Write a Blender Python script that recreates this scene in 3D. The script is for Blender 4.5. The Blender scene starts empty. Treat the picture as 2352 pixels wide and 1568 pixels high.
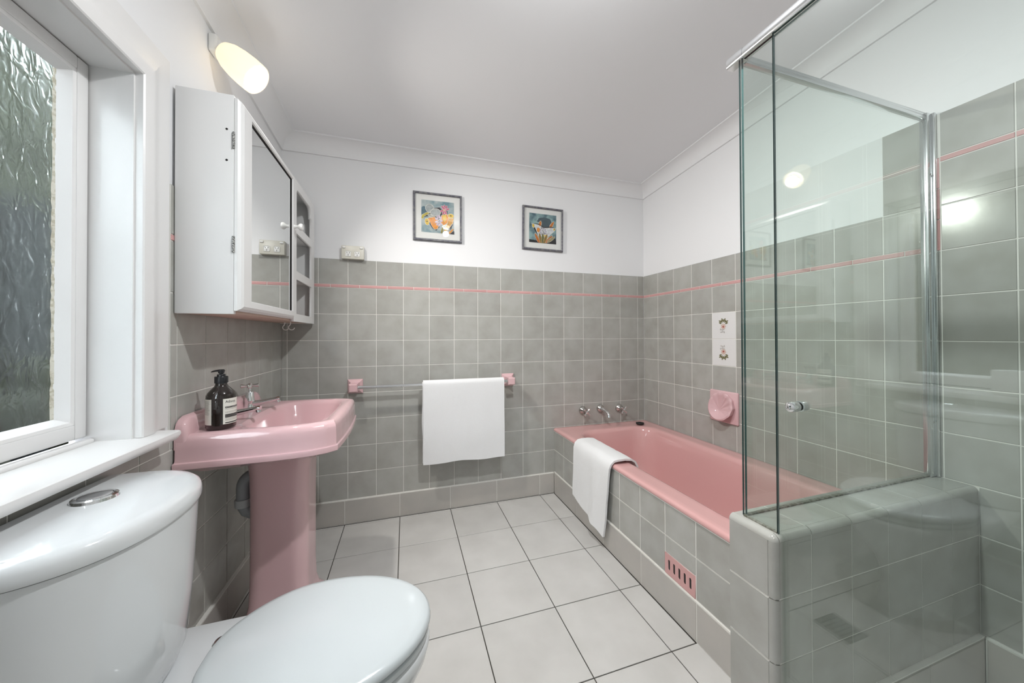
import bpy, bmesh, math, random
from mathutils import Vector, Matrix, noise as mnoise
random.seed(7)
PI = math.pi
R = math.radians
sc = bpy.context.scene
COL = sc.collection

# ------------------------------------------------------------------ camera, world, exposure
FPX, YAW, PITCH, ROLL, CX, CY = 792.574, 0.3071, 0.0082, -0.0035, 1183.096, 764.309
CAM = Vector((-1.7196, -2.1959, 1.0773))
fw = Vector((math.sin(YAW) * math.cos(PITCH), math.cos(YAW) * math.cos(PITCH), math.sin(PITCH)))
rt = Vector((math.cos(YAW), -math.sin(YAW), 0))
up = rt.cross(fw)
rt2 = rt * math.cos(ROLL) + up * math.sin(ROLL)
up2 = up * math.cos(ROLL) - rt * math.sin(ROLL)
cam_d = bpy.data.cameras.new('camera')
cam = bpy.data.objects.new('camera', cam_d)
COL.objects.link(cam)
M = Matrix.Identity(4)
for i in range(3):
    M[i][0], M[i][1], M[i][2], M[i][3] = rt2[i], up2[i], -fw[i], CAM[i]
cam.matrix_world = M
cam_d.sensor_fit = 'HORIZONTAL'
cam_d.sensor_width = 36
cam_d.lens = FPX * 36 / 2352
cam_d.shift_x = (1176 - CX) / 2352
cam_d.shift_y = (CY - 784) / 2352
cam_d.clip_start = 0.02
sc.camera = cam

w = bpy.data.worlds.new('sky')
sc.world = w
w.use_nodes = True
bg = w.node_tree.nodes['Background']
bg.inputs[0].default_value = (0.88, 0.93, 1.0, 1)
bg.inputs[1].default_value = 19.0
sc.view_settings.view_transform = 'Standard'
sc.view_settings.look = 'None'
sc.view_settings.gamma = 1
sc.view_settings.use_curve_mapping = False
sc.view_settings.exposure = 0.0
CEILING_LAMP_W = (8.5, 16.5)      # bare globe, and the beam its base throws down
WALL_LAMP_W = 66.0

# ------------------------------------------------------------------ constants of the room
L = -2.369            # left wall tile face (x)
REAR = -3.05          # wall behind the camera (y)
P = 0.1525            # wall tile pitch
SL = 0.069            # slope of the ceiling, rising towards the camera
def ceil_z(y): return 2.184 + SL * abs(y)

# ------------------------------------------------------------------ materials
def lin(c):
    return tuple(((v / 255) / 12.92 if v / 255 <= 0.04045 else ((v / 255 + 0.055) / 1.055) ** 2.4) for v in c) + (1,)
def mat(name, color, rough=0.5, metal=0.0, spec=0.5, bump=None, vary=0.0, noise=None, coat=0.0, sheen=0.0, trans=0.0, emit=None, estr=0.0):
    """color: linear rgb; noise=(color2, scale, detail, lo, hi); vary: brightness change from object to object; bump=(scale, strength, distance)"""
    m = bpy.data.materials.new(name)
    m.use_nodes = True
    nt = m.node_tree
    b = nt.nodes['Principled BSDF']
    b.inputs['Roughness'].default_value = rough
    b.inputs['Metallic'].default_value = metal
    b.inputs['Specular IOR Level'].default_value = spec
    b.inputs['Coat Weight'].default_value = coat
    b.inputs['Sheen Weight'].default_value = sheen
    b.inputs['Transmission Weight'].default_value = trans
    col = tuple(color[:3]) + (1,)
    b.inputs['Base Color'].default_value = col
    geo = nt.nodes.new('ShaderNodeNewGeometry')
    last = None
    if noise:
        c2, scale, detail, lo, hi = noise
        n = nt.nodes.new('ShaderNodeTexNoise')
        n.inputs['Scale'].default_value = scale
        n.inputs['Detail'].default_value = detail
        nt.links.new(geo.outputs['Position'], n.inputs['Vector'])
        mr = nt.nodes.new('ShaderNodeMapRange')
        mr.inputs[1].default_value = lo
        mr.inputs[2].default_value = hi
        nt.links.new(n.outputs[0], mr.inputs[0])
        mx = nt.nodes.new('ShaderNodeMix')
        mx.data_type = 'RGBA'
        mx.inputs[6].default_value = col
        mx.inputs[7].default_value = tuple(c2[:3]) + (1,)
        nt.links.new(mr.outputs[0], mx.inputs[0])
        last = mx.outputs[2]
    if vary:
        oi = nt.nodes.new('ShaderNodeObjectInfo')
        mr = nt.nodes.new('ShaderNodeMapRange')
        mr.inputs[3].default_value = 1 - vary
        mr.inputs[4].default_value = 1 + vary
        nt.links.new(oi.outputs['Random'], mr.inputs[0])
        hs = nt.nodes.new('ShaderNodeHueSaturation')
        hs.inputs['Color'].default_value = col
        nt.links.new(mr.outputs[0], hs.inputs['Value'])
        if last: nt.links.new(last, hs.inputs['Color'])
        last = hs.outputs[0]
    if last: nt.links.new(last, b.inputs['Base Color'])
    if bump:
        n = nt.nodes.new('ShaderNodeTexNoise')
        n.inputs['Scale'].default_value = bump[0]
        n.inputs['Detail'].default_value = 3
        nt.links.new(geo.outputs['Position'], n.inputs['Vector'])
        bp = nt.nodes.new('ShaderNodeBump')
        bp.inputs['Strength'].default_value = bump[1]
        bp.inputs['Distance'].default_value = bump[2]
        nt.links.new(n.outputs[0], bp.inputs['Height'])
        nt.links.new(bp.outputs[0], b.inputs['Normal'])
    if emit:
        b.inputs['Emission Color'].default_value = tuple(emit[:3]) + (1,)
        b.inputs['Emission Strength'].default_value = estr
    return m

def glass_mat(name, tint, base=0.04):
    """clear architectural glass: tinted see-through with an angle-dependent mirror reflection"""
    m = bpy.data.materials.new(name)
    m.use_nodes = True
    nt = m.node_tree
    for n in list(nt.nodes): nt.nodes.remove(n)
    out = nt.nodes.new('ShaderNodeOutputMaterial')
    tr = nt.nodes.new('ShaderNodeBsdfTransparent')
    tr.inputs[0].default_value = tuple(tint) + (1,)
    gl = nt.nodes.new('ShaderNodeBsdfGlossy')
    gl.inputs['Roughness'].default_value = 0.0; gl.inputs[0].default_value = (1, 1, 1, 1)
    lw = nt.nodes.new('ShaderNodeLayerWeight')
    lw.inputs[0].default_value = 0.5
    pw = nt.nodes.new('ShaderNodeMath'); pw.operation = 'POWER'; pw.inputs[1].default_value = 5
    ma = nt.nodes.new('ShaderNodeMath'); ma.operation = 'MULTIPLY_ADD'
    ma.inputs[1].default_value = 1 - base; ma.inputs[2].default_value = base
    mx = nt.nodes.new('ShaderNodeMixShader')
    nt.links.new(lw.outputs['Facing'], pw.inputs[0])
    nt.links.new(pw.outputs[0], ma.inputs[0])
    nt.links.new(ma.outputs[0], mx.inputs[0])
    nt.links.new(tr.outputs[0], mx.inputs[1])
    nt.links.new(gl.outputs[0], mx.inputs[2])
    nt.links.new(mx.outputs[0], out.inputs[0])
    return m

def obscure_mat(name):
    m = mat(name, (0.86, 0.92, 0.90), rough=0.13, trans=1.0)
    nt = m.node_tree
    b = nt.nodes['Principled BSDF']
    b.inputs['IOR'].default_value = 1.45
    geo = [n for n in nt.nodes if n.type == 'NEW_GEOMETRY'][0]
    mp = nt.nodes.new('ShaderNodeMapping')
    mp.inputs['Scale'].default_value = (1, 1.0, 0.55)
    nt.links.new(geo.outputs['Position'], mp.inputs['Vector'])
    n1 = nt.nodes.new('ShaderNodeTexNoise'); n1.inputs['Scale'].default_value = 42; n1.inputs['Detail'].default_value = 2.0
    n1.inputs['Distortion'].default_value = 0.6
    nt.links.new(mp.outputs[0], n1.inputs['Vector'])
    bp = nt.nodes.new('ShaderNodeBump'); bp.inputs['Strength'].default_value = 1.0; bp.inputs['Distance'].default_value = 0.0021
    nt.links.new(n1.outputs[0], bp.inputs['Height'])
    nt.links.new(bp.outputs[0], b.inputs['Normal'])
    return m

PAINT = mat('white_wall_paint', (0.82, 0.825, 0.835), 0.55, bump=(60, 0.05, 0.002))
CEIL = mat('white_ceiling_paint', (0.83, 0.835, 0.85), 0.7)
GLOSSW = mat('white_gloss_paint', (0.76, 0.755, 0.75), 0.28, bump=(25, 0.06, 0.002))
CABW = mat('white_cabinet_paint', (0.78, 0.78, 0.775), 0.35, bump=(30, 0.05, 0.002))
PLY = mat('plywood_pink_bounce', (0.55, 0.40, 0.33), 0.6)  # raw plywood tone with pink light off the basin mixed into the colour
TILE = mat('grey_glazed_tile', (0.425, 0.425, 0.40), 0.16, vary=0.05, noise=((0.365, 0.362, 0.330), 11, 6, 0.36, 0.70), bump=(30, 0.04, 0.0015))
SKIRT = mat('taupe_skirting_tile', (0.50, 0.475, 0.44), 0.3, vary=0.04, noise=((0.44, 0.425, 0.40), 6, 6, 0.35, 0.7))
FLOOR = mat('stone_look_floor_tile', (0.58, 0.57, 0.55), 0.33, vary=0.03, noise=((0.52, 0.51, 0.49), 7, 7, 0.35, 0.7), bump=(40, 0.05, 0.001))
GROUT = mat('pale_grout', (0.76, 0.75, 0.71), 0.8)
DGROUT = mat('dark_grout', (0.05, 0.045, 0.038), 0.85)
PINKT = mat('pink_border_glaze', (0.60, 0.34, 0.33), 0.15, vary=0.05)
PINK = mat('pink_enamel', (0.67, 0.385, 0.375), 0.10, coat=0.3)
PINKB = mat('pink_vitreous_china', (0.70, 0.465, 0.485), 0.09, coat=0.3)
CHINA = mat('white_china', (0.68, 0.70, 0.71), 0.07, coat=0.3)
FLORALW = mat('white_floral_tile', (0.74, 0.735, 0.73), 0.12)
SEATM = mat('white_seat_plastic', (0.55, 0.59, 0.605), 0.14)
CHROME = mat('chrome', (0.78, 0.79, 0.80), 0.07, metal=1.0)
CHROMED = mat('aged_chrome', (0.60, 0.59, 0.57), 0.16, metal=1.0)
STEEL = mat('bright_aluminium', (0.72, 0.74, 0.75), 0.18, metal=1.0)
RUBBER = mat('black_rubber', (0.012, 0.012, 0.013), 0.5)
BLACKP = mat('black_plastic', (0.010, 0.011, 0.014), 0.3)
AMBER = mat('dark_amber_plastic', (0.012, 0.006, 0.004), 0.06, coat=0.5)
LABEL = mat('cream_paper_label', (0.78, 0.77, 0.70), 0.5)
INK = mat('black_print', (0.02, 0.02, 0.02), 0.6)
INKG = mat('grey_print', (0.30, 0.30, 0.28), 0.6)
GREYP = mat('grey_pvc', (0.32, 0.34, 0.36), 0.4)
GPOM = mat('cream_switch_plastic', (0.66, 0.645, 0.57), 0.35)
GPOW = mat('white_switch_plastic', (0.82, 0.82, 0.80), 0.3)
DARK = mat('dark_void', (0.02, 0.018, 0.018), 0.9)
TOWEL = mat('white_terry', (0.80, 0.805, 0.815), 0.95, sheen=0.3, bump=(420, 0.5, 0.002))
TOWELR = mat('white_loop_terry', (0.82, 0.825, 0.83), 0.95, sheen=0.4, bump=(330, 0.7, 0.0022))
MIRROR = mat('mirror_silver', (0.86, 0.88, 0.88), 0.015, metal=1.0)
FRAME = mat('grey_blue_frame', (0.10, 0.10, 0.13), 0.4, noise=((0.20, 0.20, 0.20), 60, 4, 0.4, 0.65))
MATB = mat('ivory_mat_board', (0.76, 0.765, 0.74), 0.8)
GLASS = glass_mat('green_tinted_glass', (0.950, 0.986, 0.970), 0.065)
GEDGE = mat('glass_edge_teal', (0.06, 0.115, 0.115), 0.1, coat=0.4)
PGLASS = glass_mat('picture_glass', (0.99, 0.99, 0.99), 0.02)
OBSC = obscure_mat('obscure_glass')
PUTTY = mat('old_putty', (0.62, 0.60, 0.52), 0.8, noise=((0.45, 0.42, 0.33), 120, 4, 0.45, 0.6))
PAPER = mat('white_tissue', (0.82, 0.82, 0.82), 0.9)
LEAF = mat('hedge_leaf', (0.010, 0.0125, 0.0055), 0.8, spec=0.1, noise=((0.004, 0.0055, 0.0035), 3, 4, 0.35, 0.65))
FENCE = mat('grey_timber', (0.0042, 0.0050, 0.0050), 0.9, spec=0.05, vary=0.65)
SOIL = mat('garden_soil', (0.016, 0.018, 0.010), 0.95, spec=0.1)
DOORP = mat('door_paint', (0.78, 0.78, 0.77), 0.35)

# ------------------------------------------------------------------ mesh helpers
def new_bm(): return bmesh.new()
def box(bm, a, b, bev=0.0, seg=2, mi=0):
    x0, x1 = sorted((a[0], b[0])); y0, y1 = sorted((a[1], b[1])); z0, z1 = sorted((a[2], b[2]))
    vs = [bm.verts.new(p) for p in ((x0,y0,z0),(x1,y0,z0),(x1,y1,z0),(x0,y1,z0),(x0,y0,z1),(x1,y0,z1),(x1,y1,z1),(x0,y1,z1))]
    fs = [bm.faces.new([vs[i] for i in f]) for f in ((3,2,1,0),(4,5,6,7),(0,1,5,4),(1,2,6,5),(2,3,7,6),(3,0,4,7))]
    for f in fs: f.material_index = mi
    if bev:
        es = {e for f in fs for e in f.edges}
        r = bmesh.ops.bevel(bm, geom=list(es), offset=bev, segments=seg, affect='EDGES', profile=0.5)
        for f in r['faces']: f.material_index = mi
    return bm
def frame_of(d):
    d = Vector(d).normalized()
    a = Vector((0, 0, 1)) if abs(d.z) < 0.9 else Vector((1, 0, 0))
    u = d.cross(a).normalized()
    return u, d.cross(u).normalized()
def ring_loft(bm, rings, cap0=True, cap1=True, closed=True, mi=0):
    vr = [[bm.verts.new(p) for p in r] for r in rings]
    n = len(vr[0])
    fs = []
    for a, b in zip(vr, vr[1:]):
        for i in range(n if closed else n - 1):
            j = (i + 1) % n
            fs.append(bm.faces.new((a[i], a[j], b[j], b[i])))
    if cap0 and closed: fs.append(bm.faces.new(list(reversed(vr[0]))))
    if cap1 and closed: fs.append(bm.faces.new(vr[-1]))
    for f in fs: f.material_index = mi
    return vr
def tube(bm, pts, rad, n=12, cap=True, mi=0):
    """sweep of circles along points; rad a number or one per point"""
    pts = [Vector(p) for p in pts]
    if not isinstance(rad, (list, tuple)): rad = [rad] * len(pts)
    rings = []
    u = None
    for i, p in enumerate(pts):
        d = (pts[min(i + 1, len(pts) - 1)] - pts[max(i - 1, 0)])
        if d.length < 1e-9: d = Vector((0, 0, 1))
        d.normalize()
        if u is None: u, v = frame_of(d)
        else:
            u = (u - d * u.dot(d)).normalized(); v = d.cross(u)
        rings.append([p + (u * math.cos(2*PI*k/n) + v * math.sin(2*PI*k/n)) * rad[i] for k in range(n)])
    ring_loft(bm, rings, cap, cap, mi=mi)
    return bm
def lathe(bm, prof, origin, axis=(0, 0, 1), n=32, mi=0, cap=True):
    """prof: list of (radius, distance along axis)"""
    o = Vector(origin); d = Vector(axis).normalized(); u, v = frame_of(d)
    rings = [[o + d * t + (u * math.cos(2*PI*k/n) + v * math.sin(2*PI*k/n)) * max(r, 1e-5) for k in range(n)] for r, t in prof]
    ring_loft(bm, rings, cap, cap, mi=mi)
    return bm
def rrect(cx, cy, hx, hy, r, z, n=7, m=5):
    """rounded rectangle, counter-clockwise, constant number of points"""
    pts = []
    for (sx, sy, a0) in ((1, 1, 0), (-1, 1, 90), (-1, -1, 180), (1, -1, 270)):
        ox, oy = cx + sx * (hx - r), cy + sy * (hy - r)
        arc = [(ox + r * math.cos(R(a0 + 90 * k / n)), oy + r * math.sin(R(a0 + 90 * k / n))) for k in range(n + 1)]
        if pts:
            p, q = pts[-1], arc[0]
            pts += [(p[0] + (q[0] - p[0]) * k / m, p[1] + (q[1] - p[1]) * k / m) for k in range(1, m)]
        pts += arc
    p, q = pts[-1], pts[0]
    pts += [(p[0] + (q[0] - p[0]) * k / m, p[1] + (q[1] - p[1]) * k / m) for k in range(1, m)]
    return [(x, y, z) for x, y in pts]
def poly2d(outer, holes, thick, place, bev=0.0):
    """flat plate with holes; outline in (u,v), place(u,v,w)->xyz with w in [-thick,0]"""
    cu = bpy.data.curves.new('plate', 'CURVE')
    cu.dimensions = '2D'; cu.fill_mode = 'BOTH'; cu.extrude = thick / 2; cu.bevel_depth = bev; cu.bevel_resolution = 1
    if bev: cu.extrude = thick / 2 - bev; cu.offset = -bev
    for loop in [outer] + list(holes):
        s = cu.splines.new('POLY'); s.points.add(len(loop) - 1); s.use_cyclic_u = True
        for p, q in zip(s.points, loop): p.co = (q[0], q[1], 0, 1)
    ob = bpy.data.objects.new('plate', cu)
    me = bpy.data.meshes.new_from_object(ob)
    bm = new_bm(); bm.from_mesh(me)
    for v in bm.verts: v.co = Vector(place(v.co.x, v.co.y, v.co.z - thick / 2))
    bmesh.ops.remove_doubles(bm, verts=bm.verts, dist=1e-6)
    bmesh.ops.recalc_face_normals(bm, faces=bm.faces)
    bpy.data.objects.remove(ob); bpy.data.curves.remove(cu); bpy.data.meshes.remove(me)
    return bm
def rect(u0, v0, u1, v1): return [(u0, v0), (u1, v0), (u1, v1), (u0, v1)]
def wpos(o):
    p = Vector((0, 0, 0))
    while o is not None:
        p += o.location; o = o.parent
    return p
def obj(name, bm, material, parent=None, smooth=35, recalc=True):
    """one mesh object from world-space geometry, its origin moved to the centre of its own box"""
    if recalc: bmesh.ops.recalc_face_normals(bm, faces=bm.faces)
    lo = Vector([min(v.co[i] for v in bm.verts) for i in range(3)])
    hi = Vector([max(v.co[i] for v in bm.verts) for i in range(3)])
    c = Vector(((lo.x + hi.x) / 2, (lo.y + hi.y) / 2, lo.z))
    for v in bm.verts: v.co -= c
    me = bpy.data.meshes.new(name)
    bm.to_mesh(me); bm.free()
    for m in (material if isinstance(material, (list, tuple)) else [material]): me.materials.append(m)
    if smooth:
        me.shade_smooth()
        me.set_sharp_from_angle(angle=R(smooth))
    o = bpy.data.objects.new(name, me)
    COL.objects.link(o)
    if parent is not None:
        o.parent = parent
        o.location = c - wpos(parent)
    else: o.location = c
    return o
def tag(o, label, cat, group=None):
    o['label'] = label; o['category'] = cat
    if group: o['group'] = group
    return o
def thing(name, label, cat, loc, group=None):
    o = bpy.data.objects.new(name, None); COL.objects.link(o)
    o.location = loc; o.empty_display_size = 0.05
    return tag(o, label, cat, group)
def struct(o, label=None):
    o['kind'] = 'structure'
    if label: o['label'] = label
    return o
_tm = {}
def tile(parent, name, ax, face, a0, a1, b0, b1, thick=0.008, material=TILE, gap=0.0016, bev=0.0012):
    """one tile lying on the plane ax=face (pointing to the room), spanning a0..a1, b0..b1 in the two other axes"""
    a0, a1 = sorted((a0, a1)); b0, b1 = sorted((b0, b1))
    da, db = a1 - a0 - 2 * gap, b1 - b0 - 2 * gap
    if da < 0.003 or db < 0.003: return None
    key = (ax, round(da, 4), round(db, 4), thick, material.name, bev)
    if key not in _tm:
        bm = new_bm()
        s = 1 if ax in ('+x', '+y', '+z') else -1
        def pt(a, b, h):
            if ax[1] == 'x': return (s * h, a, b)
            if ax[1] == 'y': return (a, s * h, b)
            return (a, b, s * h)
        e = bev
        r0 = [pt(x, y, -thick) for x, y in ((-da/2, -db/2), (da/2, -db/2), (da/2, db/2), (-da/2, db/2))]
        r1 = [pt(x, y, -e) for x, y in ((-da/2, -db/2), (da/2, -db/2), (da/2, db/2), (-da/2, db/2))]
        r2 = [pt(x, y, 0) for x, y in ((-da/2+e, -db/2+e), (da/2-e, -db/2+e), (da/2-e, db/2-e), (-da/2+e, db/2-e))]
        ring_loft(bm, [r0, r1, r2])
        bmesh.ops.recalc_face_normals(bm, faces=bm.faces)
        me = bpy.data.meshes.new(name); bm.to_mesh(me); bm.free(); me.materials.append(material)
        _tm[key] = me
    o = bpy.data.objects.new(name, _tm[key]); COL.objects.link(o)
    ca, cb = (a0 + a1) / 2, (b0 + b1) / 2
    c = {'x': (face, ca, cb), 'y': (ca, face, cb), 'z': (ca, cb, face)}[ax[1]]
    o.parent = parent; o.location = Vector(c) - wpos(parent)
    return o
def text_mesh(s, size, fn):
    cu = bpy.data.curves.new('lettering', 'FONT'); cu.body = s; cu.size = size; cu.resolution_u = 3
    ob = bpy.data.objects.new('lettering', cu)
    me = bpy.data.meshes.new_from_object(ob)
    bm = new_bm(); bm.from_mesh(me)
    for v in bm.verts: v.co = Vector(fn(v.co.x, v.co.y))
    bpy.data.objects.remove(ob); bpy.data.curves.remove(cu); bpy.data.meshes.remove(me)
    return bm

# ================================================================== THE ROOM
ROWS = [0.139 + P * k for k in range(9)]          # 0.139 ... 1.359
TOPZ = 1.522
WH = 0.006                                         # painted plaster lies a little behind the tile face
# ---- floor
bm = new_bm(); box(bm, (L - 0.2, REAR - 0.1, -0.12), (0.2, 0.2, -0.0025))
floor = struct(obj('floor', bm, DGROUT, smooth=0))
fxs = [-0.856 + 0.2991 * k for k in range(-6, 4)]
fys = [-0.014, -0.0295] + [-0.329 - 0.2991 * k for k in range(0, 10)]
for i in range(len(fxs) - 1):
    x0, x1 = max(fxs[i], L + 0.008), min(fxs[i + 1], 0.0)
    if x1 - x0 < 0.004: continue
    for j in range(len(fys) - 1):
        y1, y0 = fys[j], max(fys[j + 1], REAR)
        xx1 = x1
        if y0 > -1.48:
            if x0 >= -0.76: continue
            xx1 = min(x1, -0.752)
        tile(floor, 'floor_tile', '+z', 0.0, x0, xx1, y0, y1, thick=0.01, material=FLOOR, gap=0.0018, bev=0.0008)

# ---- back wall
bm = new_bm(); box(bm, (L - 0.2, WH, -0.1), (0.2, 0.16, 2.6))
wall_back = struct(obj('wall_back', bm, PAINT, smooth=0))
bm = new_bm(); box(bm, (L, 0.0016, 0.0), (0.0, WH + 0.004, TOPZ - 0.001)); box(bm, (L, -0.0105, 0.0), (-0.752, 0.003, 0.1385))
obj('grout_bed', bm, GROUT, wall_back, smooth=0)
bxs = [0.0] + [-0.055 - P * k for k in range(16)] + [L]
for i in range(len(bxs) - 1):
    x1, x0 = bxs[i], bxs[i + 1]
    for k in range(len(ROWS) - 1):
        if ROWS[k + 1] < 0.44 and x0 > -0.74: continue
        tile(wall_back, 'wall_tile', '-y', 0.0, x0, x1, ROWS[k], ROWS[k + 1])
    tile(wall_back, 'wall_tile', '-y', 0.0, x0, x1, 1.3765, TOPZ + 0.0016)
x = -0.055 - P * 15.6
while x < -0.01:
    tile(wall_back, 'pink_border_tile', '-y', -0.001, max(x, L), min(x + P, 0), 1.3585, 1.3775, material=PINKT, gap=0.0014)
    x += P
sx = [L] + [-0.856 - 0.2991 * k for k in range(4, -1, -1)] + [-0.75]
for i in range(len(sx) - 1):
    tile(wall_back, 'skirting_tile', '-y', -0.012, sx[i], sx[i + 1], 0.0015, 0.137, thick=0.013, material=SKIRT)

# ---- right wall
bm = new_bm(); box(bm, (WH, REAR - 0.1, -0.1), (0.16, 0.16, 2.6))
wall_right = struct(obj('wall_right', bm, PAINT, smooth=0))
bm = new_bm()
box(bm, (0.0016, REAR, 0), (WH + 0.004, 0, TOPZ - 0.001)); box(bm, (0.0016, REAR, TOPZ - 0.001), (WH + 0.004, -1.377, 1.823)); box(bm, (-0.0105, -2.43, 0), (0.003, -1.61, 0.1385))
obj('grout_bed', bm, GROUT, wall_right, smooth=0)
rys = [0.0, -0.1524] + [-0.1524 - P * k for k in range(1, 8)] + [-1.376]
for i in range(len(rys) - 1):
    y1, y0 = rys[i], rys[i + 1]
    for k in range(2, len(ROWS) - 1):
        floral = (i == 4 and k in (5, 6))
        t = tile(wall_right, 'wall_tile' if not floral else 'floral_tile', '-x', 0.0, y0, y1, ROWS[k] if k > 2 else 0.43, ROWS[k + 1],
                 material=TILE if not floral else FLORALW)
        if floral:
            t['label'] = 'white wall tile printed with a small rose spray'
            bm = new_bm()
            cy, cz = (y0 + y1) / 2, (ROWS[k] + ROWS[k + 1]) / 2
            sg = 1 if k == 6 else -1
            rnd = random.Random(3)
            def blob(dy, dz, ry, rz, ang, mi, n=10):
                vs = []
                for q in range(n):
                    a = 2 * PI * q / n
                    r = 1 if mi != 1 else (1 if q % 2 else 0.8)
                    u, v = ry * r * math.cos(a), rz * r * math.sin(a)
                    uu = u * math.cos(ang) - v * math.sin(ang); vv = u * math.sin(ang) + v * math.cos(ang)
                    vs.append(bm.verts.new((-0.0004 - 0.0001 * mi - 0.00002 * len(bm.faces), cy - (dy + uu), cz + sg * (dz + vv))))
                f = bm.faces.new(vs); f.material_index = mi
            for q in range(9):                         # leaves
                a = R(20 + 17 * q) ; d = 0.019 + 0.006 * (q % 2)
                blob(1.15 * d * math.cos(a), 0.006 + 1.15 * d * math.sin(a), 0.0095, 0.0042, a, 0)
            for q in range(6):                         # faint buds below
                blob(-0.018 + 0.010 * (q % 3) + 0.004 * (q // 3), -0.021 - 0.013 * (q // 3) - 0.003 * (q % 2), 0.0040, 0.0058, R(35 * q), 3)
            for q in range(7):                         # petals
                a = 2 * PI * q / 7
                blob(0.010 * math.cos(a), -0.004 + 0.010 * math.sin(a), 0.008, 0.006, a, 1)
            for q in range(4): blob(0.003 * math.cos(q * 1.6), -0.006 + 0.003 * math.sin(q * 1.6), 0.0035, 0.0025, q, 2)
            obj('rose_print', bm, [mat('print_leaf', (0.16, 0.15, 0.07), 0.5), mat('print_petal', (0.62, 0.47, 0.40), 0.5),
                                   mat('print_heart', (0.36, 0.07, 0.06), 0.5), mat('print_bud', (0.48, 0.46, 0.44), 0.5)], t, smooth=0, recalc=False)
    tile(wall_right, 'wall_tile', '-x', 0.0, y0, y1, 1.3765, TOPZ + 0.0016)
y = 0.0 + 0.09
while y > -1.49:
    tile(wall_right, 'pink_border_tile', '-x', -0.001, min(y, 0), max(y - P, -1.506), 1.3585, 1.3775, material=PINKT, gap=0.0014)
    y -= P
for k in range(2, len(ROWS) - 1): tile(wall_right, 'wall_tile', '-x', 0.0, -1.5235, -1.376, ROWS[k], ROWS[k + 1])
for z0, z1 in ((1.3765, TOPZ), (TOPZ, 1.671), (1.671, 1.8245)): tile(wall_right, 'wall_tile', '-x', 0.0, -1.506, -1.376, z0, z1)
z = 1.3595
while z < 1.65:
    tile(wall_right, 'pink_border_tile', '-x', -0.001, -1.5235, -1.506, z, min(z + P * 0.69, 1.6765), material=PINKT, gap=0.0014)
    z += P * 0.69
hys = [-1.5235 - P * k for k in range(7)]
for i in range(len(hys) - 1):
    y1, y0 = hys[i], hys[i + 1]
    for k in range(0, len(ROWS)):
        if i == 0 and ROWS[k] < 0.55: y1k = -1.5965
        else: y1k = y1
        tile(wall_right, 'wall_tile', '-x', 0.0, y0, y1k, ROWS[k], ROWS[k] + P)
    tile(wall_right, 'wall_tile', '-x', 0.0, y0, y1, 1.5115, 1.6585)
    tile(wall_right, 'wall_tile', '-x', 0.0, y0, y1, 1.6765, 1.8245)
    tile(wall_right, 'pink_border_tile', '-x', -0.001, y0, y1, 1.6585, 1.6765, material=PINKT, gap=0.0014)
for y1, y0 in ((-1.612, -1.83), (-1.83, -2.13), (-2.13, -2.43)):
    tile(wall_right, 'skirting_tile', '-x', -0.012, y0, y1, 0.0015, 0.137, thick=0.013, material=SKIRT)

# ---- left wall with the window opening
WY0, WY1, WZ0, WZ1 = -1.95, -1.083, 0.822, 1.742
bm = new_bm(); X0 = L - 0.120
box(bm, (X0, WY1, -0.1), (L - WH, 0.16, 2.6)); box(bm, (X0, REAR - 0.1, -0.1), (L - WH, WY0, 2.6))
box(bm, (X0, WY0, -0.1), (L - WH, WY1, WZ0 - 0.03)); box(bm, (X0, WY0, WZ1), (L - WH, WY1, 2.6))
wall_left = struct(obj('wall_left', bm, PAINT, smooth=0))
bm = new_bm()
box(bm, (L - 0.0016, -0.941, 0.79), (L - WH - 0.004, 0, TOPZ - 0.001)); box(bm, (L - 0.0016, -2.2, 0), (L - WH - 0.004, 0, 0.79)); box(bm, (L + 0.0105, -1.83, 0), (L - 0.003, 0, 0.1385))
obj('grout_bed', bm, GROUT, wall_left, smooth=0)
lys = [0.0] + [-0.147 - P * k for k in range(6)] + [-0.941]
for i in range(len(lys) - 1):
    y1, y0 = lys[i], lys[i + 1]
    for k in range(4, len(ROWS) - 1): tile(wall_left, 'wall_tile', '+x', L, y0, y1, ROWS[k], ROWS[k + 1])
    tile(wall_left, 'wall_tile', '+x', L, y0, y1, 1.3765, TOPZ + 0.0016)
lys2 = [0.0] + [-0.147 - P * k for k in range(12)]
for i in range(len(lys2) - 1):
    y1, y0 = lys2[i], lys2[i + 1]
    for k in range(0, 4): tile(wall_left, 'wall_tile', '+x', L, y0, y1, ROWS[k], ROWS[k + 1])
    if y0 < -0.945: tile(wall_left, 'wall_tile', '+x', L, y0, min(y1, -0.941), ROWS[4], 0.797)
y = -0.0
while y > -0.94:
    tile(wall_left, 'pink_border_tile', '+x', L + 0.001, y, max(y - P, -0.941), 1.3585, 1.3775, material=PINKT, gap=0.0014)
    y -= P
for y1, y0 in ((-0.012, -0.329), (-0.329, -0.628), (-0.628, -0.927), (-0.927, -1.226), (-1.226, -1.525), (-1.525, -1.824)):
    tile(wall_left, 'skirting_tile', '+x', L + 0.012, y0, y1, 0.0015, 0.137, thick=0.013, material=SKIRT)

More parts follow.
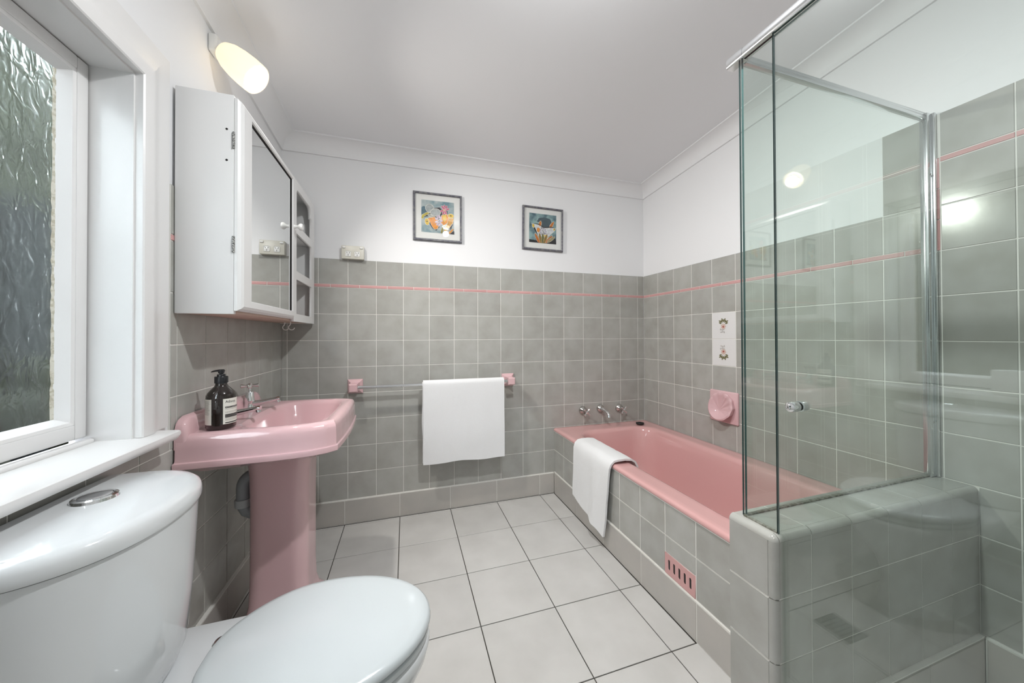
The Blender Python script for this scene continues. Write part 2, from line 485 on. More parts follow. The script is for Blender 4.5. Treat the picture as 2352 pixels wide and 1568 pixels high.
# ---- wall behind the camera with a closed door
bm = new_bm(); box(bm, (L - 0.2, REAR - 0.15, -0.1), (0.2, REAR, 2.6))
wall_front = struct(obj('wall_front', bm, PAINT, smooth=0))
bm = new_bm(); box(bm, (-2.05, REAR + 0.002, 0.01), (-1.25, REAR + 0.038, 2.04), 0.004)
for z0, z1 in ((0.2, 0.9), (1.05, 1.85)): box(bm, (-1.93, REAR + 0.036, z0), (-1.37, REAR + 0.046, z1), 0.006)
door1 = struct(obj('door_1', bm, DOORP))
bm = new_bm(); lathe(bm, [(0.025, 0), (0.025, 0.008), (0.009, 0.012), (0.009, 0.04), (0.024, 0.05), (0.026, 0.06), (0.016, 0.072)], (-1.32, REAR + 0.036, 1.0), (0, 1, 0))
obj('door_handle', bm, CHROME, door1)

# ---- ceiling (rakes up towards the camera) and cove cornices
bm = new_bm()
vs = [bm.verts.new((x, y, ceil_z(abs(y) if y < 0 else -abs(y)) + h)) for h in (0, 0.08) for x, y in ((L - 0.2, 0), (0.2, 0), (0.2, REAR - 0.1), (L - 0.2, REAR - 0.1))]
for f in ((0,1,2,3),(7,6,5,4),(0,4,5,1),(1,5,6,2),(2,6,7,3),(3,7,4,0)): bm.faces.new([vs[i] for i in f])
struct(obj('ceiling', bm, CEIL, smooth=0))
cprof = [(-0.006, 2.108), (0.004, 2.108), (0.006, 2.113)]
for k in range(0, 9):
    a = R(90 * k / 8)
    cprof.append((0.006 + 0.066 * (1 - math.cos(a)), 2.113 + 0.064 * math.sin(a)))
cprof += [(0.080, 2.177), (0.080, 2.19), (-0.006, 2.19)]
def cornice(name, fn0, fn1):
    bm = new_bm()
    ring_loft(bm, [[fn0(d, z) for d, z in cprof], [fn1(d, z) for d, z in cprof]])
    return struct(obj(name, bm, PAINT, smooth=40))
cornice('trim_1', lambda d, z: (L + d, -d, z + SL * max(d, 0)), lambda d, z: (-d, -d, z + SL * max(d, 0)))
cornice('trim_2', lambda d, z: (-d, -d, z + SL * max(d, 0)), lambda d, z: (-d, REAR + d, z + SL * (-REAR - d)))
cornice('trim_3', lambda d, z: (L + d, -d, z + SL * max(d, 0)), lambda d, z: (L + d, REAR + d, z + SL * (-REAR - d)))
cornice('trim_4', lambda d, z: (L + d, REAR + d, z + SL * (-REAR - d)), lambda d, z: (-d, REAR + d, z + SL * (-REAR - d)))

# ---- window
win = bpy.data.objects.new('window_1', None); COL.objects.link(win); win.location = (L - 0.085, (WY0 + WY1) / 2, WZ0)
struct(win, 'white timber window with bubbly obscure glass')
XS = L - 0.085                                     # inner face of the sash
bm = new_bm()                                      # reveal boards
box(bm, (L - 0.118, WY1 - 0.001, WZ0 - 0.02), (L - 0.002, WY1 + 0.014, WZ1 + 0.014)); box(bm, (L - 0.118, WY0 - 0.014, WZ0 - 0.02), (L - 0.002, WY0 + 0.001, WZ1 + 0.014))
box(bm, (L - 0.118, WY0, WZ1 - 0.001), (L - 0.002, WY1, WZ1 + 0.014))
obj('reveal_lining', bm, GLOSSW, win)
g = 0.004
SY0, SY1, SZ0, SZ1 = WY0 + g, WY1 - g, 0.838, WZ1 - g
def sash_bar(a, b):
    bm = new_bm(); box(bm, a, b, 0.003); return obj('sash_rail', bm, GLOSSW, win)
ST = 0.030                                         # flat part of the sash
sash_bar((XS - 0.035, SY1 - ST, SZ0), (XS, SY1, SZ1)); sash_bar((XS - 0.035, SY0, SZ0), (XS, SY0 + ST, SZ1))
sash_bar((XS - 0.035, SY0 + ST, SZ1 - ST), (XS, SY1 - ST, SZ1)); sash_bar((XS - 0.035, SY0 + ST, SZ0), (XS, SY1 - ST, SZ0 + 0.035))
gy0, gy1, gz0, gz1 = SY0 + ST, SY1 - ST, SZ0 + 0.035, SZ1 - ST
bm = new_bm()                                      # bevelled glazing bead around the pane
ch = 0.018
o1 = [(XS - 0.002, y, z) for y, z in ((gy0, gz0), (gy1, gz0), (gy1, gz1), (gy0, gz1))]
o2 = [(XS - 0.004, y, z) for y, z in ((gy0 + 0.007, gz0 + 0.007), (gy1 - 0.007, gz0 + 0.007), (gy1 - 0.007, gz1 - 0.007), (gy0 + 0.007, gz1 - 0.007))]
o3 = [(XS - 0.026, y, z) for y, z in ((gy0 + ch, gz0 + ch), (gy1 - ch, gz0 + ch), (gy1 - ch, gz1 - ch), (gy0 + ch, gz1 - ch))]
o4 = [(XS - 0.03, y, z) for y, z in ((gy0, gz0), (gy1, gz0), (gy1, gz1), (gy0, gz1))]
ring_loft(bm, [o4, o1, o2, o3, o4], False, False)
obj('glazing_bead', bm, GLOSSW, win, smooth=20)
rnd = random.Random(5)                             # ragged putty line next to the glass
bm = new_bm(); n = 60
r1 = [(XS - 0.0245, gy1 - ch + 0.001, gz0 + ch + (gz1 - gz0 - 2 * ch) * k / n) for k in range(n + 1)]
r2 = [(XS - 0.0285, gy1 - ch - 0.0015 - 0.0035 * rnd.random(), p[2]) for k, p in enumerate(r1)]
r3 = [(XS - 0.031, p[1], p[2]) for p in r1]
ring_loft(bm, [r1, r2, r3], False, False, closed=False)
obj('putty', bm, PUTTY, win, smooth=0)
bm = new_bm(); box(bm, (XS - 0.034, gy0 + 0.004, gz0 + 0.004), (XS - 0.029, gy1 - 0.004, gz1 - 0.004))
obj('pane', bm, OBSC, win, smooth=0)
bm = new_bm(); box(bm, (XS - 0.001, WY0, WZ0 - 0.002), (XS + 0.016, WY1 - 0.003, WZ0 + 0.012), 0.006, 3)
obj('sill_bead', bm, GLOSSW, win)
bm = new_bm()                                      # dark open joint between sash and reveal
box(bm, (XS - 0.03, SY1 + 0.0005, SZ0), (XS - 0.004, WY1 - 0.0015, SZ1)); box(bm, (XS - 0.03, SY0, SZ1 + 0.0005), (XS - 0.004, SY1, WZ1 - 0.0015))
obj('joint_gap', bm, DARK, win, smooth=0)
bm = new_bm()                                      # sill with a rounded nose and horns
nose = [(L - 0.118, 0.796), (L + 0.046, 0.796), (L + 0.053, 0.798), (L + 0.058, 0.804), (L + 0.061, 0.813), (L + 0.060, 0.820), (L + 0.055, 0.8225), (L - 0.118, 0.824)]
ring_loft(bm, [[(x, WY0 - 0.14, z) for x, z in nose], [(x, -1.012 - (0.006 if z < 0.81 else 0) + (0.03 if x < L else 0), z) for x, z in nose]])
sill = struct(obj('trim_5', bm, GLOSSW, smooth=30), 'white painted window sill')
aprof = [(0.0, 0.0), (0.0, 0.016), (0.003, 0.019), (0.030, 0.0205), (0.042, 0.0195), (0.052, 0.016), (0.062, 0.012), (0.075, 0.0095), (0.095, 0.0085), (0.118, 0.008), (0.121, 0.006), (0.121, 0.0)]
iy0, iy1, iz1 = WY0 - 0.004, WY1 + 0.004, WZ1 + 0.004
def arch(name, p0, p1):
    bm = new_bm(); ring_loft(bm, [[p0(t, h) for t, h in aprof], [p1(t, h) for t, h in aprof]])
    return struct(obj(name, bm, GLOSSW, smooth=30))
B = L - WH + 0.0
arch('trim_6', lambda t, h: (B + h + 0.004, iy1 + t, 0.8235), lambda t, h: (B + h + 0.004, iy1 + t, iz1 + t))
arch('trim_7', lambda t, h: (B + h + 0.004, iy1 + t, iz1 + t), lambda t, h: (B + h + 0.004, iy0 - t, iz1 + t))
arch('trim_8', lambda t, h: (B + h + 0.004, iy0 - t, iz1 + t), lambda t, h: (B + h + 0.004, iy0 - t, 0.8235))

# ---- garden seen dimly through the obscure glass
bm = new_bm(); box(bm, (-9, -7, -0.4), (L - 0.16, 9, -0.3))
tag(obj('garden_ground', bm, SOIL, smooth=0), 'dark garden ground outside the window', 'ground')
fen = thing('garden_fence', 'dark grey paling fence outside the obscure window', 'fence', (-3.45, -0.3, -0.3))
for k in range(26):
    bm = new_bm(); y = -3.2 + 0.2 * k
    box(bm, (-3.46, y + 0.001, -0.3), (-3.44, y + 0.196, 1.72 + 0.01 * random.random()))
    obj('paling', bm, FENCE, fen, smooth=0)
shr = thing('garden_shrub', 'low dark green shrub in front of the fence outside', 'shrub', (-3.1, -0.2, -0.3))
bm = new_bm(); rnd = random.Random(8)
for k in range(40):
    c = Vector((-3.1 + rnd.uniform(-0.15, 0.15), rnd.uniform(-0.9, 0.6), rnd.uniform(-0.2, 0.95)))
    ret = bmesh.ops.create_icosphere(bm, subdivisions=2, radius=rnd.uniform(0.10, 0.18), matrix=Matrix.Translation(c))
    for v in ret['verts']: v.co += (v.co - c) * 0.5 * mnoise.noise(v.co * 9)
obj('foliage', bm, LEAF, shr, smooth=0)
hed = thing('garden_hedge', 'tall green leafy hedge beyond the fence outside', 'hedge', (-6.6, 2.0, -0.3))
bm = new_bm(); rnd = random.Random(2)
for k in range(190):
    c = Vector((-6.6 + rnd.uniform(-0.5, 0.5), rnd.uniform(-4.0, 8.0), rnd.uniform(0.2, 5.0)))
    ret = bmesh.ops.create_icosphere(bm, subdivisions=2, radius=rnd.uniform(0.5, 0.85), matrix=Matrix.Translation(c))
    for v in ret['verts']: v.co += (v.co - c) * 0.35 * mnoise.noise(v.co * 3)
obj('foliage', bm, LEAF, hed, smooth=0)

# ---- bath apron (tiled front of the bath) and half-height shower wall
XT = -0.744
bm = new_bm(); box(bm, (XT + 0.0016, -1.476, -0.05), (XT + 0.012, 0.0, 0.42))
box(bm, (XT - 0.0045, -1.476, 0.0), (XT + 0.004, -0.012, 0.1425))
apron = struct(obj('wall_bath_front', bm, GROUT, smooth=0), 'tiled front of the bath')
for i in range(10):
    y1, y0 = -P * i, max(-P * (i + 1), -1.476)
    for k, (z0, z1) in enumerate(((0.143, 0.2916), (0.2916, 0.4225))):
        if i == 7 and k == 0:
            tile(apron, 'wall_tile', '-x', XT, y0, y1, 0.226, z1)
        else: tile(apron, 'wall_tile', '-x', XT, y0, y1, z0, z1, gap=0.002)
sk = [-0.012, -0.0295, -0.329, -0.628, -0.927, -1.2262, -1.476]
for i in range(len(sk) - 1): tile(apron, 'skirting_tile', '-x', XT - 0.006, sk[i + 1], sk[i], 0.0015, 0.1400, thick=0.012, material=SKIRT)

HX, HY0, HY1, HZ = -0.885, -1.597, -1.476, 0.596
bm = new_bm(); box(bm, (HX + 0.0055, HY0 + 0.0055, -0.05), (-0.001, HY1 - 0.0005, HZ - 0.0055))
hob = struct(obj('wall_shower', bm, GROUT, smooth=0), 'tiled half-height wall between the bath and the shower')
hx = [-0.758 + P * k for k in range(5)]
rad = 0.015
bm = new_bm()
box(bm, (HX + rad + 0.001, HY0 + 0.0016, 0), (-0.0005, HY0 + 0.007, HZ - rad - 0.001)); box(bm, (HX + 0.0016, HY0 + rad + 0.001, 0), (HX + 0.007, HY1, HZ - rad - 0.001))
box(bm, (HX + rad + 0.001, HY0 + rad + 0.001, HZ - 0.007), (-0.0005, HY1, HZ - 0.0016))
box(bm, (HX + 0.004, HY0 - 0.0105, 0.0), (-0.004, HY0 + 0.003, 0.1385)); box(bm, (HX - 0.0045, HY0 + 0.004, 0.0), (HX + 0.003, HY1, 0.1385))
obj('grout_bed', bm, GROUT, hob, smooth=0)
hrows = [(0.139, 0.2916), (0.2916, 0.4441)]
fx = [HX + rad] + hx + [0.0]
for i in range(len(fx) - 1):
    for z0, z1 in hrows + [(0.4441, HZ - rad)]: tile(hob, 'wall_tile', '-y', HY0, fx[i], fx[i + 1], z0, z1 + (0.0016 if z1 > 0.5 else 0))
    tile(hob, 'wall_tile', '+z', HZ, fx[i], fx[i + 1], HY0 + rad - 0.0016, HY1 + 0.0016)
    bm = new_bm()                                  # bull-nosed front edge piece
    arc = [(HY0 + rad - rad * math.sin(R(a)), HZ - rad + rad * math.cos(R(a))) for a in (0, 15, 30, 45, 60, 75, 90)]
    prof = arc + [(HY0 + rad, HZ - rad)]
    ring_loft(bm, [[(fx[i] + 0.0016, y, z) for y, z in prof], [(fx[i + 1] - 0.0016, y, z) for y, z in prof]])
    obj('bullnose_tile', bm, TILE, hob)
    bm = new_bm()
for z0, z1 in hrows + [(0.4441, HZ - rad)]:
    tile(hob, 'wall_tile', '-x', HX, HY0 + rad, HY1 + 0.0016, z0, z1 + (0.0016 if z1 > 0.5 else 0))
    bm = new_bm()                                  # round corner pieces
    prof = [(HX + rad - rad * math.cos(R(a)), HY0 + rad - rad * math.sin(R(a))) for a in (0, 15, 30, 45, 60, 75, 90)] + [(HX + rad, HY0 + rad)]
    ring_loft(bm, [[(x, y, z0 + 0.0016) for x, y in prof], [(x, y, z1 - (0.0016 if z1 < 0.5 else 0)) for x, y in prof]])
    obj('bullnose_tile', bm, TILE, hob)
bm = new_bm()                                      # end nosing along the top, and the ball corner
arc = [(HX + rad - rad * math.sin(R(a)), HZ - rad + rad * math.cos(R(a))) for a in (0, 15, 30, 45, 60, 75, 90)] + [(HX + rad, HZ - rad)]
ring_loft(bm, [[(x, HY0 + rad, z) for x, z in arc], [(x, HY1, z) for x, z in arc]])
obj('bullnose_tile', bm, TILE, hob)
bm = new_bm(); c = Vector((HX + rad, HY0 + rad, HZ - rad))
rings = []
for q in range(0, 7):
    el = R(90 * q / 6)
    rings.append([c + Vector((-math.cos(R(a)) * math.cos(el), -math.sin(R(a)) * math.cos(el), math.sin(el))) * rad for a in (0, 15, 30, 45, 60, 75, 90)])
ring_loft(bm, rings, closed=False)
obj('bullnose_tile', bm, TILE, hob)
for x0, x1 in ((-0.87, -0.6), (-0.6, -0.3), (-0.3, -0.012)): tile(hob, 'skirting_tile', '-y', HY0 - 0.012, x0, x1, 0.0015, 0.137, thick=0.013, material=SKIRT)
tile(hob, 'skirting_tile', '-x', HX - 0.006, HY0 + 0.004, HY1, 0.0015, 0.137, thick=0.013, material=SKIRT)
# ================================================================== BATH
tub = thing('bathtub', 'pink enamel bathtub set behind a tiled front', 'bathtub', (-0.37, -0.74, 0.05))
bm = new_bm()
ox, oy, ohx, ohy = -0.376, -0.738, 0.371, 0.735
ix, iy, ihx, ihy = -0.370, -0.755, 0.272, 0.612
def to_(dx, z, r=0.012): return rrect(ox, oy, ohx + dx, ohy + dx, r, z)
def ti_(dx, z, r=0.13, drop=0.0): return rrect(ix, iy + 0.0, ihx - dx, ihy - dx * 1.25, max(r - dx * 0.3, 0.06), z)
rings = [to_(-0.012, 0.421), to_(0.0, 0.421), to_(0.003, 0.426), to_(0.003, 0.434), to_(-0.002, 0.4405), to_(-0.010, 0.443),
         to_(-0.03, 0.442), ti_(-0.035, 0.440), ti_(-0.016, 0.440), ti_(-0.006, 0.437), ti_(0.0, 0.430), ti_(0.006, 0.415),
         ti_(0.015, 0.36), ti_(0.035, 0.22), ti_(0.05, 0.14), ti_(0.065, 0.11), ti_(0.10, 0.095), ti_(0.18, 0.09)]
ring_loft(bm, rings, cap0=False, cap1=True)
obj('tub_shell', bm, PINK, tub, smooth=60, recalc=True)
bm = new_bm(); lathe(bm, [(0.026, 0.0), (0.03, 0.002), (0.03, 0.004), (0.018, 0.003), (0.0, 0.002)], (-0.37, -0.36, 0.0905), (0, 0, 1), 24)
obj('drain', bm, CHROME, tub)
bm = new_bm(); box(bm, (-0.738, -1.47, 0.4185), (-0.7465, -0.002, 0.4225))
obj('sealant_line', bm, GPOW, tub, smooth=0)

bm = new_bm(); lathe(bm, [(0.016, 0), (0.026, 0.003), (0.0285, 0.009), (0.0275, 0.013), (0.014, 0.014), (0.009, 0.017), (0.0, 0.0175)], (-0.128, -0.115, 0.4425), (0, 0, 1), 28)
tag(obj('bath_plug', bm, RUBBER), 'black rubber plug resting on the corner of the pink bath rim', 'plug')

def cross_handle(bm, c, axis, spokes_up, r, rt_):
    """four tapering spokes around a hub"""
    d = Vector(axis).normalized(); u = Vector(spokes_up); u = (u - d * u.dot(d)).normalized(); v = d.cross(u)
    lathe(bm, [(0.0, 0.010), (0.006, 0.0095), (0.009, 0.006), (0.009, -0.006), (0.006, -0.010), (0.0, -0.010)], c, d, 16)
    for k in range(4):
        q = u * math.cos(k * PI / 2) + v * math.sin(k * PI / 2)
        tube(bm, [Vector(c) + q * 0.004, Vector(c) + q * (r * 0.45), Vector(c) + q * (r * 0.92), Vector(c) + q * r], [rt_ * 0.75, rt_ * 0.7, rt_ * 1.25, rt_ * 0.8], 10)
def bath_tap(x, z, tw, label):
    t = thing('bath_tap', label, 'tap', (x, -0.002, z), 'bath wall taps')
    bm = new_bm(); lathe(bm, [(0.030, 0), (0.030, 0.004), (0.026, 0.014), (0.016, 0.022), (0.013, 0.030)], (x, -0.001, z), (0, -1, 0), 28)
    obj('flange', bm, CHROMED, t)
    bm = new_bm(); tube(bm, [(x, -0.026, z), (x, -0.062, z - 0.003)], [0.008, 0.007], 14)
    obj('spindle', bm, CHROMED, t)
    bm = new_bm(); cross_handle(bm, (x, -0.066, z - 0.003), (0, -1, 0.05), (math.sin(tw), 0, math.cos(tw)), 0.030, 0.0055)
    obj('cross_handle', bm, CHROME, t)
bath_tap(-0.523, 0.548, 0.75, 'chrome cross-handle bath tap left of the spout')
bath_tap(-0.225, 0.545, 0.75, 'chrome cross-handle bath tap right of the spout, nearest the corner')
t = thing('bath_spout', 'chrome curved bath spout between the two wall taps', 'spout', (-0.382, -0.002, 0.552))
bm = new_bm(); lathe(bm, [(0.029, 0), (0.029, 0.004), (0.025, 0.014), (0.016, 0.022)], (-0.382, -0.001, 0.552), (0, -1, 0), 28)
obj('flange', bm, CHROMED, t)
bm = new_bm()
tube(bm, [(-0.382, -0.015, 0.552), (-0.382, -0.05, 0.551), (-0.382, -0.085, 0.546), (-0.382, -0.105, 0.536), (-0.382, -0.114, 0.522), (-0.382, -0.116, 0.510)], [0.014, 0.012, 0.011, 0.011, 0.011, 0.0125], 16)
obj('curved_pipe', bm, CHROME, t)

# shell soap dish
sd = thing('soap_dish', 'pink ceramic scallop-shell soap dish set into the bath wall', 'soap dish', (-0.004, -0.690, 0.590))
bm = new_bm(); box(bm, (0.004, -0.781, 0.584), (-0.013, -0.600, 0.762), 0.007, 3)
obj('back_plate', bm, PINKB, sd)
bm = new_bm()
cy0, cz0, SR = -0.690, 0.676, 0.070
NT, NR = 88, 7
hinge = R(-135)                                     # ribs run together at this side
def shell_pt(rr, th, outer=False):
    rim = SR * (1 + 0.030 * math.cos(11 * th) * (0.5 + 0.5 * math.cos(th - hinge - PI)))
    lowness = max(0.0, 0.5 + 0.5 * math.cos(th + PI / 2))       # 1 at the bottom
    pr = 0.012 + 0.034 * lowness ** 1.2
    rib = 0.0030 * math.cos(11 * th) * (rr ** 1.0) * (0.5 + 0.5 * math.cos(th - hinge - PI))
    if outer:
        return (-0.012 + 0.002 - pr * (1 - rr), cy0 - (rim * 1.05 + 0.004 - 0.010 * rr * lowness) * math.cos(th), cz0 + (rim * 1.05 + 0.004 - 0.012 * rr * lowness) * math.sin(th))
    # inner bowl is centred a little towards the hinge
    oy, oz = 0.026 * (1 - rr), -0.026 * (1 - rr)
    dep = pr * rr ** 1.7
    return (-0.0135 - dep - rib, cy0 + oy - (rim * rr * math.cos(th)), cz0 + rim * rr * math.sin(th) + oz)
rings = [[shell_pt(1.0, 2 * PI * k / NT, True) for k in range(NT)], [shell_pt(0.35, 2 * PI * k / NT, True) for k in range(NT)],
         [shell_pt(0.0, 2 * PI * k / NT, True) for k in range(NT)]]
rings += [[shell_pt(1 - 0.97 * q / NR, 2 * PI * k / NT) for k in range(NT)] for q in range(NR + 1)]
ring_loft(bm, rings, cap0=False, cap1=True)
obj('shell_bowl', bm, PINKB, sd, smooth=50)

# pink vent tile in the bath front
vn = thing('air_vent', 'pink ceramic vent tile with five slots in the bath front', 'vent', (XT, -1.143, 0.143))
holes = []
for k in range(5):
    u = -0.0525 + 0.02625 * k
    h, r_ = 0.020, 0.0052
    holes.append([(u + r_ * math.cos(R(a)), h - r_ + r_ * math.sin(R(a))) for a in range(0, 181, 30)] + [(u + r_ * math.cos(R(a)), -h + r_ + r_ * math.sin(R(a))) for a in range(180, 361, 30)])
bm = poly2d(rect(-0.0745, -0.0395, 0.0745, 0.0395), holes, 0.010, lambda u, v, w_: (XT - 0.001 - w_, -1.143 - u, 0.1845 + v))
obj('slotted_plate', bm, PINKT, vn, smooth=0)
bm = new_bm(); box(bm, (XT + 0.0055, -1.215, 0.147), (XT + 0.0012, -1.07, 0.222))
obj('dark_backing', bm, DARK, vn, smooth=0)

# ================================================================== SHOWER SCREEN
XG, YG = -0.859, -1.500
scr = thing('shower_screen', 'fixed clear glass shower screen standing on the tiled half wall', 'shower screen', (XG, YG, HZ))
def pane(name, a, b, parent, thin):
    bm = new_bm(); box(bm, a, b)
    bm.normal_update()
    for f in bm.faces:
        n = f.normal
        f.material_index = 0 if abs(n['xyz'.index(thin)]) > 0.9 else 1
    return obj(name, bm, [GLASS, GEDGE], parent, smooth=0)
pane('fixed_pane', (XG + 0.006, YG - 0.003, HZ + 0.002), (-0.012, YG + 0.003, 1.812), scr, 'y')
pane('return_pane', (XG - 0.003, -1.586, HZ + 0.002), (XG + 0.003, YG + 0.003, 1.812), scr, 'x')
bm = new_bm(); box(bm, (XG + 0.002, YG - 0.004, HZ), (-0.004, YG + 0.004, HZ + 0.004)); box(bm, (XG - 0.004, -1.586, HZ), (XG + 0.004, YG, HZ + 0.004))
obj('bottom_seal', bm, mat('grey_mould_seal', (0.14, 0.14, 0.11), 0.7, noise=((0.30, 0.30, 0.26), 90, 3, 0.4, 0.6)), scr, smooth=0)
def rail_prof(): return [(-0.010, -0.014), (0.010, -0.014), (0.0125, -0.010), (0.0125, 0.004), (0.010, 0.011), (0.004, 0.0145), (-0.004, 0.0145), (-0.010, 0.011), (-0.0125, 0.004), (-0.0125, -0.010)]
bm = new_bm()
ring_loft(bm, [[(XG + a, -1.475, 1.826 + b) for a, b in rail_prof()], [(XG + a, -2.55, 1.826 + b) for a, b in rail_prof()]])
hr = obj('top_rail', bm, CHROME, scr)
bm = new_bm(); ring_loft(bm, [[(XG + a * 1.12, -1.468, 1.826 + b * 1.12) for a, b in rail_prof()], [(XG + a * 1.12, -1.513, 1.826 + b * 1.12) for a, b in rail_prof()]])
obj('corner_cap', bm, CHROME, hr)
bm = new_bm(); box(bm, (XG + 0.012, YG - 0.008, 1.808), (-0.004, YG + 0.008, 1.822), 0.002); box(bm, (XG + 0.012, YG - 0.005, 1.822), (-0.004, YG + 0.005, 1.832), 0.001)
obj('top_channel', bm, STEEL, scr)
bm = new_bm()
box(bm, (-0.034, YG - 0.010, HZ + 0.001), (-0.001, YG + 0.010, 1.83), 0.002); box(bm, (-0.036, YG - 0.004, HZ + 0.001), (-0.030, YG + 0.004, 1.83), 0.001)
box(bm, (-0.012, YG - 0.018, HZ + 0.001), (-0.001, YG - 0.008, 1.83), 0.002); box(bm, (-0.020, YG + 0.008, HZ + 0.001), (-0.001, YG + 0.016, 1.83), 0.002)
obj('wall_channel', bm, STEEL, scr)
for z in (0.78, 1.62):
    bm = new_bm(); lathe(bm, [(0.0035, 0), (0.0035, 0.001), (0.002, 0.0018), (0, 0.0018)], (-0.02, YG - 0.010, z), (0, -1, 0), 10)
    obj('screw', bm, CHROMED, scr)

dr = thing('shower_door', 'tall frameless glass shower door reaching to the floor', 'shower door', (XG, -1.95, 0.012))
pane('door_pane', (XG - 0.003, -2.36, 0.012), (XG + 0.003, -1.588, 1.808), dr, 'x')
bm = new_bm()
for s in (-1, 1):
    lathe(bm, [(0.0, 0.030), (0.006, 0.029), (0.0105, 0.0255), (0.012, 0.020), (0.012, 0.006), (0.0105, 0.005), (0.0105, 0.003), (0.0, 0.003)], (XG, -1.633, 0.912), (s, 0, 0), 24)
obj('knob', bm, CHROME, dr)
# square floor waste, only mirrored in the glass
fd = thing('floor_drain', 'square slotted metal drain grate set in the tiled floor', 'drain', (-1.52, -1.34, 0.0))
holes = [rect(-0.045, -0.042 + 0.015 * k, 0.045, -0.036 + 0.015 * k) for k in range(6)]
bm = poly2d(rect(-0.055, -0.055, 0.055, 0.055), holes, 0.0015, lambda u, v, w_: (-1.52 + u, -1.34 + v, 0.002 + w_))
obj('grate', bm, STEEL, fd, smooth=0)
bm = new_bm(); box(bm, (-1.574, -1.394, 0.00005), (-1.466, -1.286, 0.0004)); obj('sump', bm, DARK, fd, smooth=0)

# ================================================================== TOILET
TY = -1.345
toi = thing('toilet', 'white close-coupled toilet with closed lid beside the pink basin', 'toilet', (-2.0, TY, 0))
def egg(x0, af, ab, b, z, n=72, pw=2.0, nb=2.6, taper=0.0):
    pts = []
    for k in range(n):
        t_ = 2 * PI * k / n
        c, s = math.cos(t_), math.sin(t_)
        if c >= 0: x_, y_ = x0 + af * c, b * (abs(s) ** 1.0) * (1 if s >= 0 else -1)
        else:
            e = 2.0 / nb
            x_ = x0 - ab * (abs(c) ** e); y_ = b * (abs(s) ** e) * (1 if s >= 0 else -1)
            y_ *= 1 - taper * (abs(c) ** e) ** 2
        pts.append((x_, TY + y_, z))
    return pts
bm = new_bm()
rings = [egg(-2.02, 0.205, 0.23, 0.105, 0.0), egg(-2.02, 0.20, 0.23, 0.10, 0.02), egg(-2.02, 0.185, 0.24, 0.092, 0.10), egg(-1.98, 0.20, 0.30, 0.105, 0.20),
         egg(-1.94, 0.235, 0.36, 0.14, 0.28, nb=4), egg(-1.925, 0.252, 0.405, 0.165, 0.345, nb=6), egg(-1.92, 0.254, 0.425, 0.173, 0.375, nb=8),
         egg(-1.92, 0.252, 0.425, 0.171, 0.387, nb=8), egg(-1.92, 0.244, 0.418, 0.163, 0.392, nb=8), egg(-1.92, 0.12, 0.2, 0.08, 0.392, nb=8)]
ring_loft(bm, rings)
obj('pan', bm, CHINA, toi, smooth=50)
bm = new_bm()
kw = dict(nb=3.0, taper=0.38)
ring_loft(bm, [egg(-1.915, 0.242, 0.18, 0.168, 0.394, **kw), egg(-1.915, 0.247, 0.186, 0.173, 0.398, **kw), egg(-1.915, 0.247, 0.186, 0.173, 0.408, **kw), egg(-1.915, 0.242, 0.18, 0.168, 0.412, **kw)])
obj('seat', bm, SEATM, toi, smooth=50)
bm = new_bm()
rings = [egg(-1.915, 0.240, 0.182, 0.166, 0.4150, **kw), egg(-1.915, 0.247, 0.190, 0.174, 0.4165, **kw), egg(-1.915, 0.251, 0.193, 0.178, 0.422, **kw), egg(-1.915, 0.2495, 0.192, 0.1765, 0.430, **kw), egg(-1.915, 0.243, 0.187, 0.171, 0.436, **kw)]
for q, dz in ((0.93, 0.439), (0.8, 0.4415), (0.6, 0.4435), (0.35, 0.445), (0.1, 0.4455)): rings.append(egg(-1.915, 0.243 * q, 0.187 * q, 0.171 * q, dz, **kw))
ring_loft(bm, rings)
obj('lid', bm, SEATM, toi, smooth=50)
for s in (-1, 1):
    bm = new_bm(); lathe(bm, [(0.016, 0), (0.017, 0.004), (0.017, 0.014), (0.013, 0.019), (0, 0.020)], (-2.106, TY + s * 0.075, 0.3915), (0, 0, 1), 20)
    obj('hinge', bm, CHROMED, toi)
def dplan(hw, xf, xe, z, rc=0.055, xb=L + 0.012):
    """back against the wall, bowed front: hw half width, xf front at the middle, xe front at the ends"""
    x0 = L + 0.065
    pts = [(xb + (x0 - xb) * q / 3, TY - hw, z) for q in range(3)]
    n = 44
    for q in range(n + 1):
        a = -PI / 2 + PI * q / n
        c, s_ = abs(math.cos(a)), math.sin(a)
        pts.append((x0 + (xf - x0) * c ** (2 / 2.3), TY + hw * (1 if s_ > 0 else -1) * abs(s_) ** (2 / 2.3), z))
    pts += [(xb + (x0 - xb) * (2 - q) / 3, TY + hw, z) for q in range(3)]
    return pts
bm = new_bm()
rings = [dplan(0.172, -2.190, -2.262, 0.3920), dplan(0.182, -2.175, -2.255, 0.4000), dplan(0.186, -2.163, -2.248, 0.4300), dplan(0.189, -2.152, -2.24, 0.5500), dplan(0.192, -2.143, -2.234, 0.7260)]
ring_loft(bm, rings)
cis = obj('cistern', bm, CHINA, toi, smooth=50)
bm = new_bm()
rings = [dplan(0.19, -2.146, -2.236, 0.7275), dplan(0.1955, -2.139, -2.23, 0.7285), dplan(0.197, -2.137, -2.229, 0.7340), dplan(0.1965, -2.138, -2.23, 0.7470),
         dplan(0.194, -2.141, -2.232, 0.7550), dplan(0.187, -2.149, -2.238, 0.7615), dplan(0.176, -2.161, -2.248, 0.7645), dplan(0.1, -2.211, -2.27, 0.7665)]
ring_loft(bm, rings)
obj('cistern_lid', bm, CHINA, toi, smooth=50)
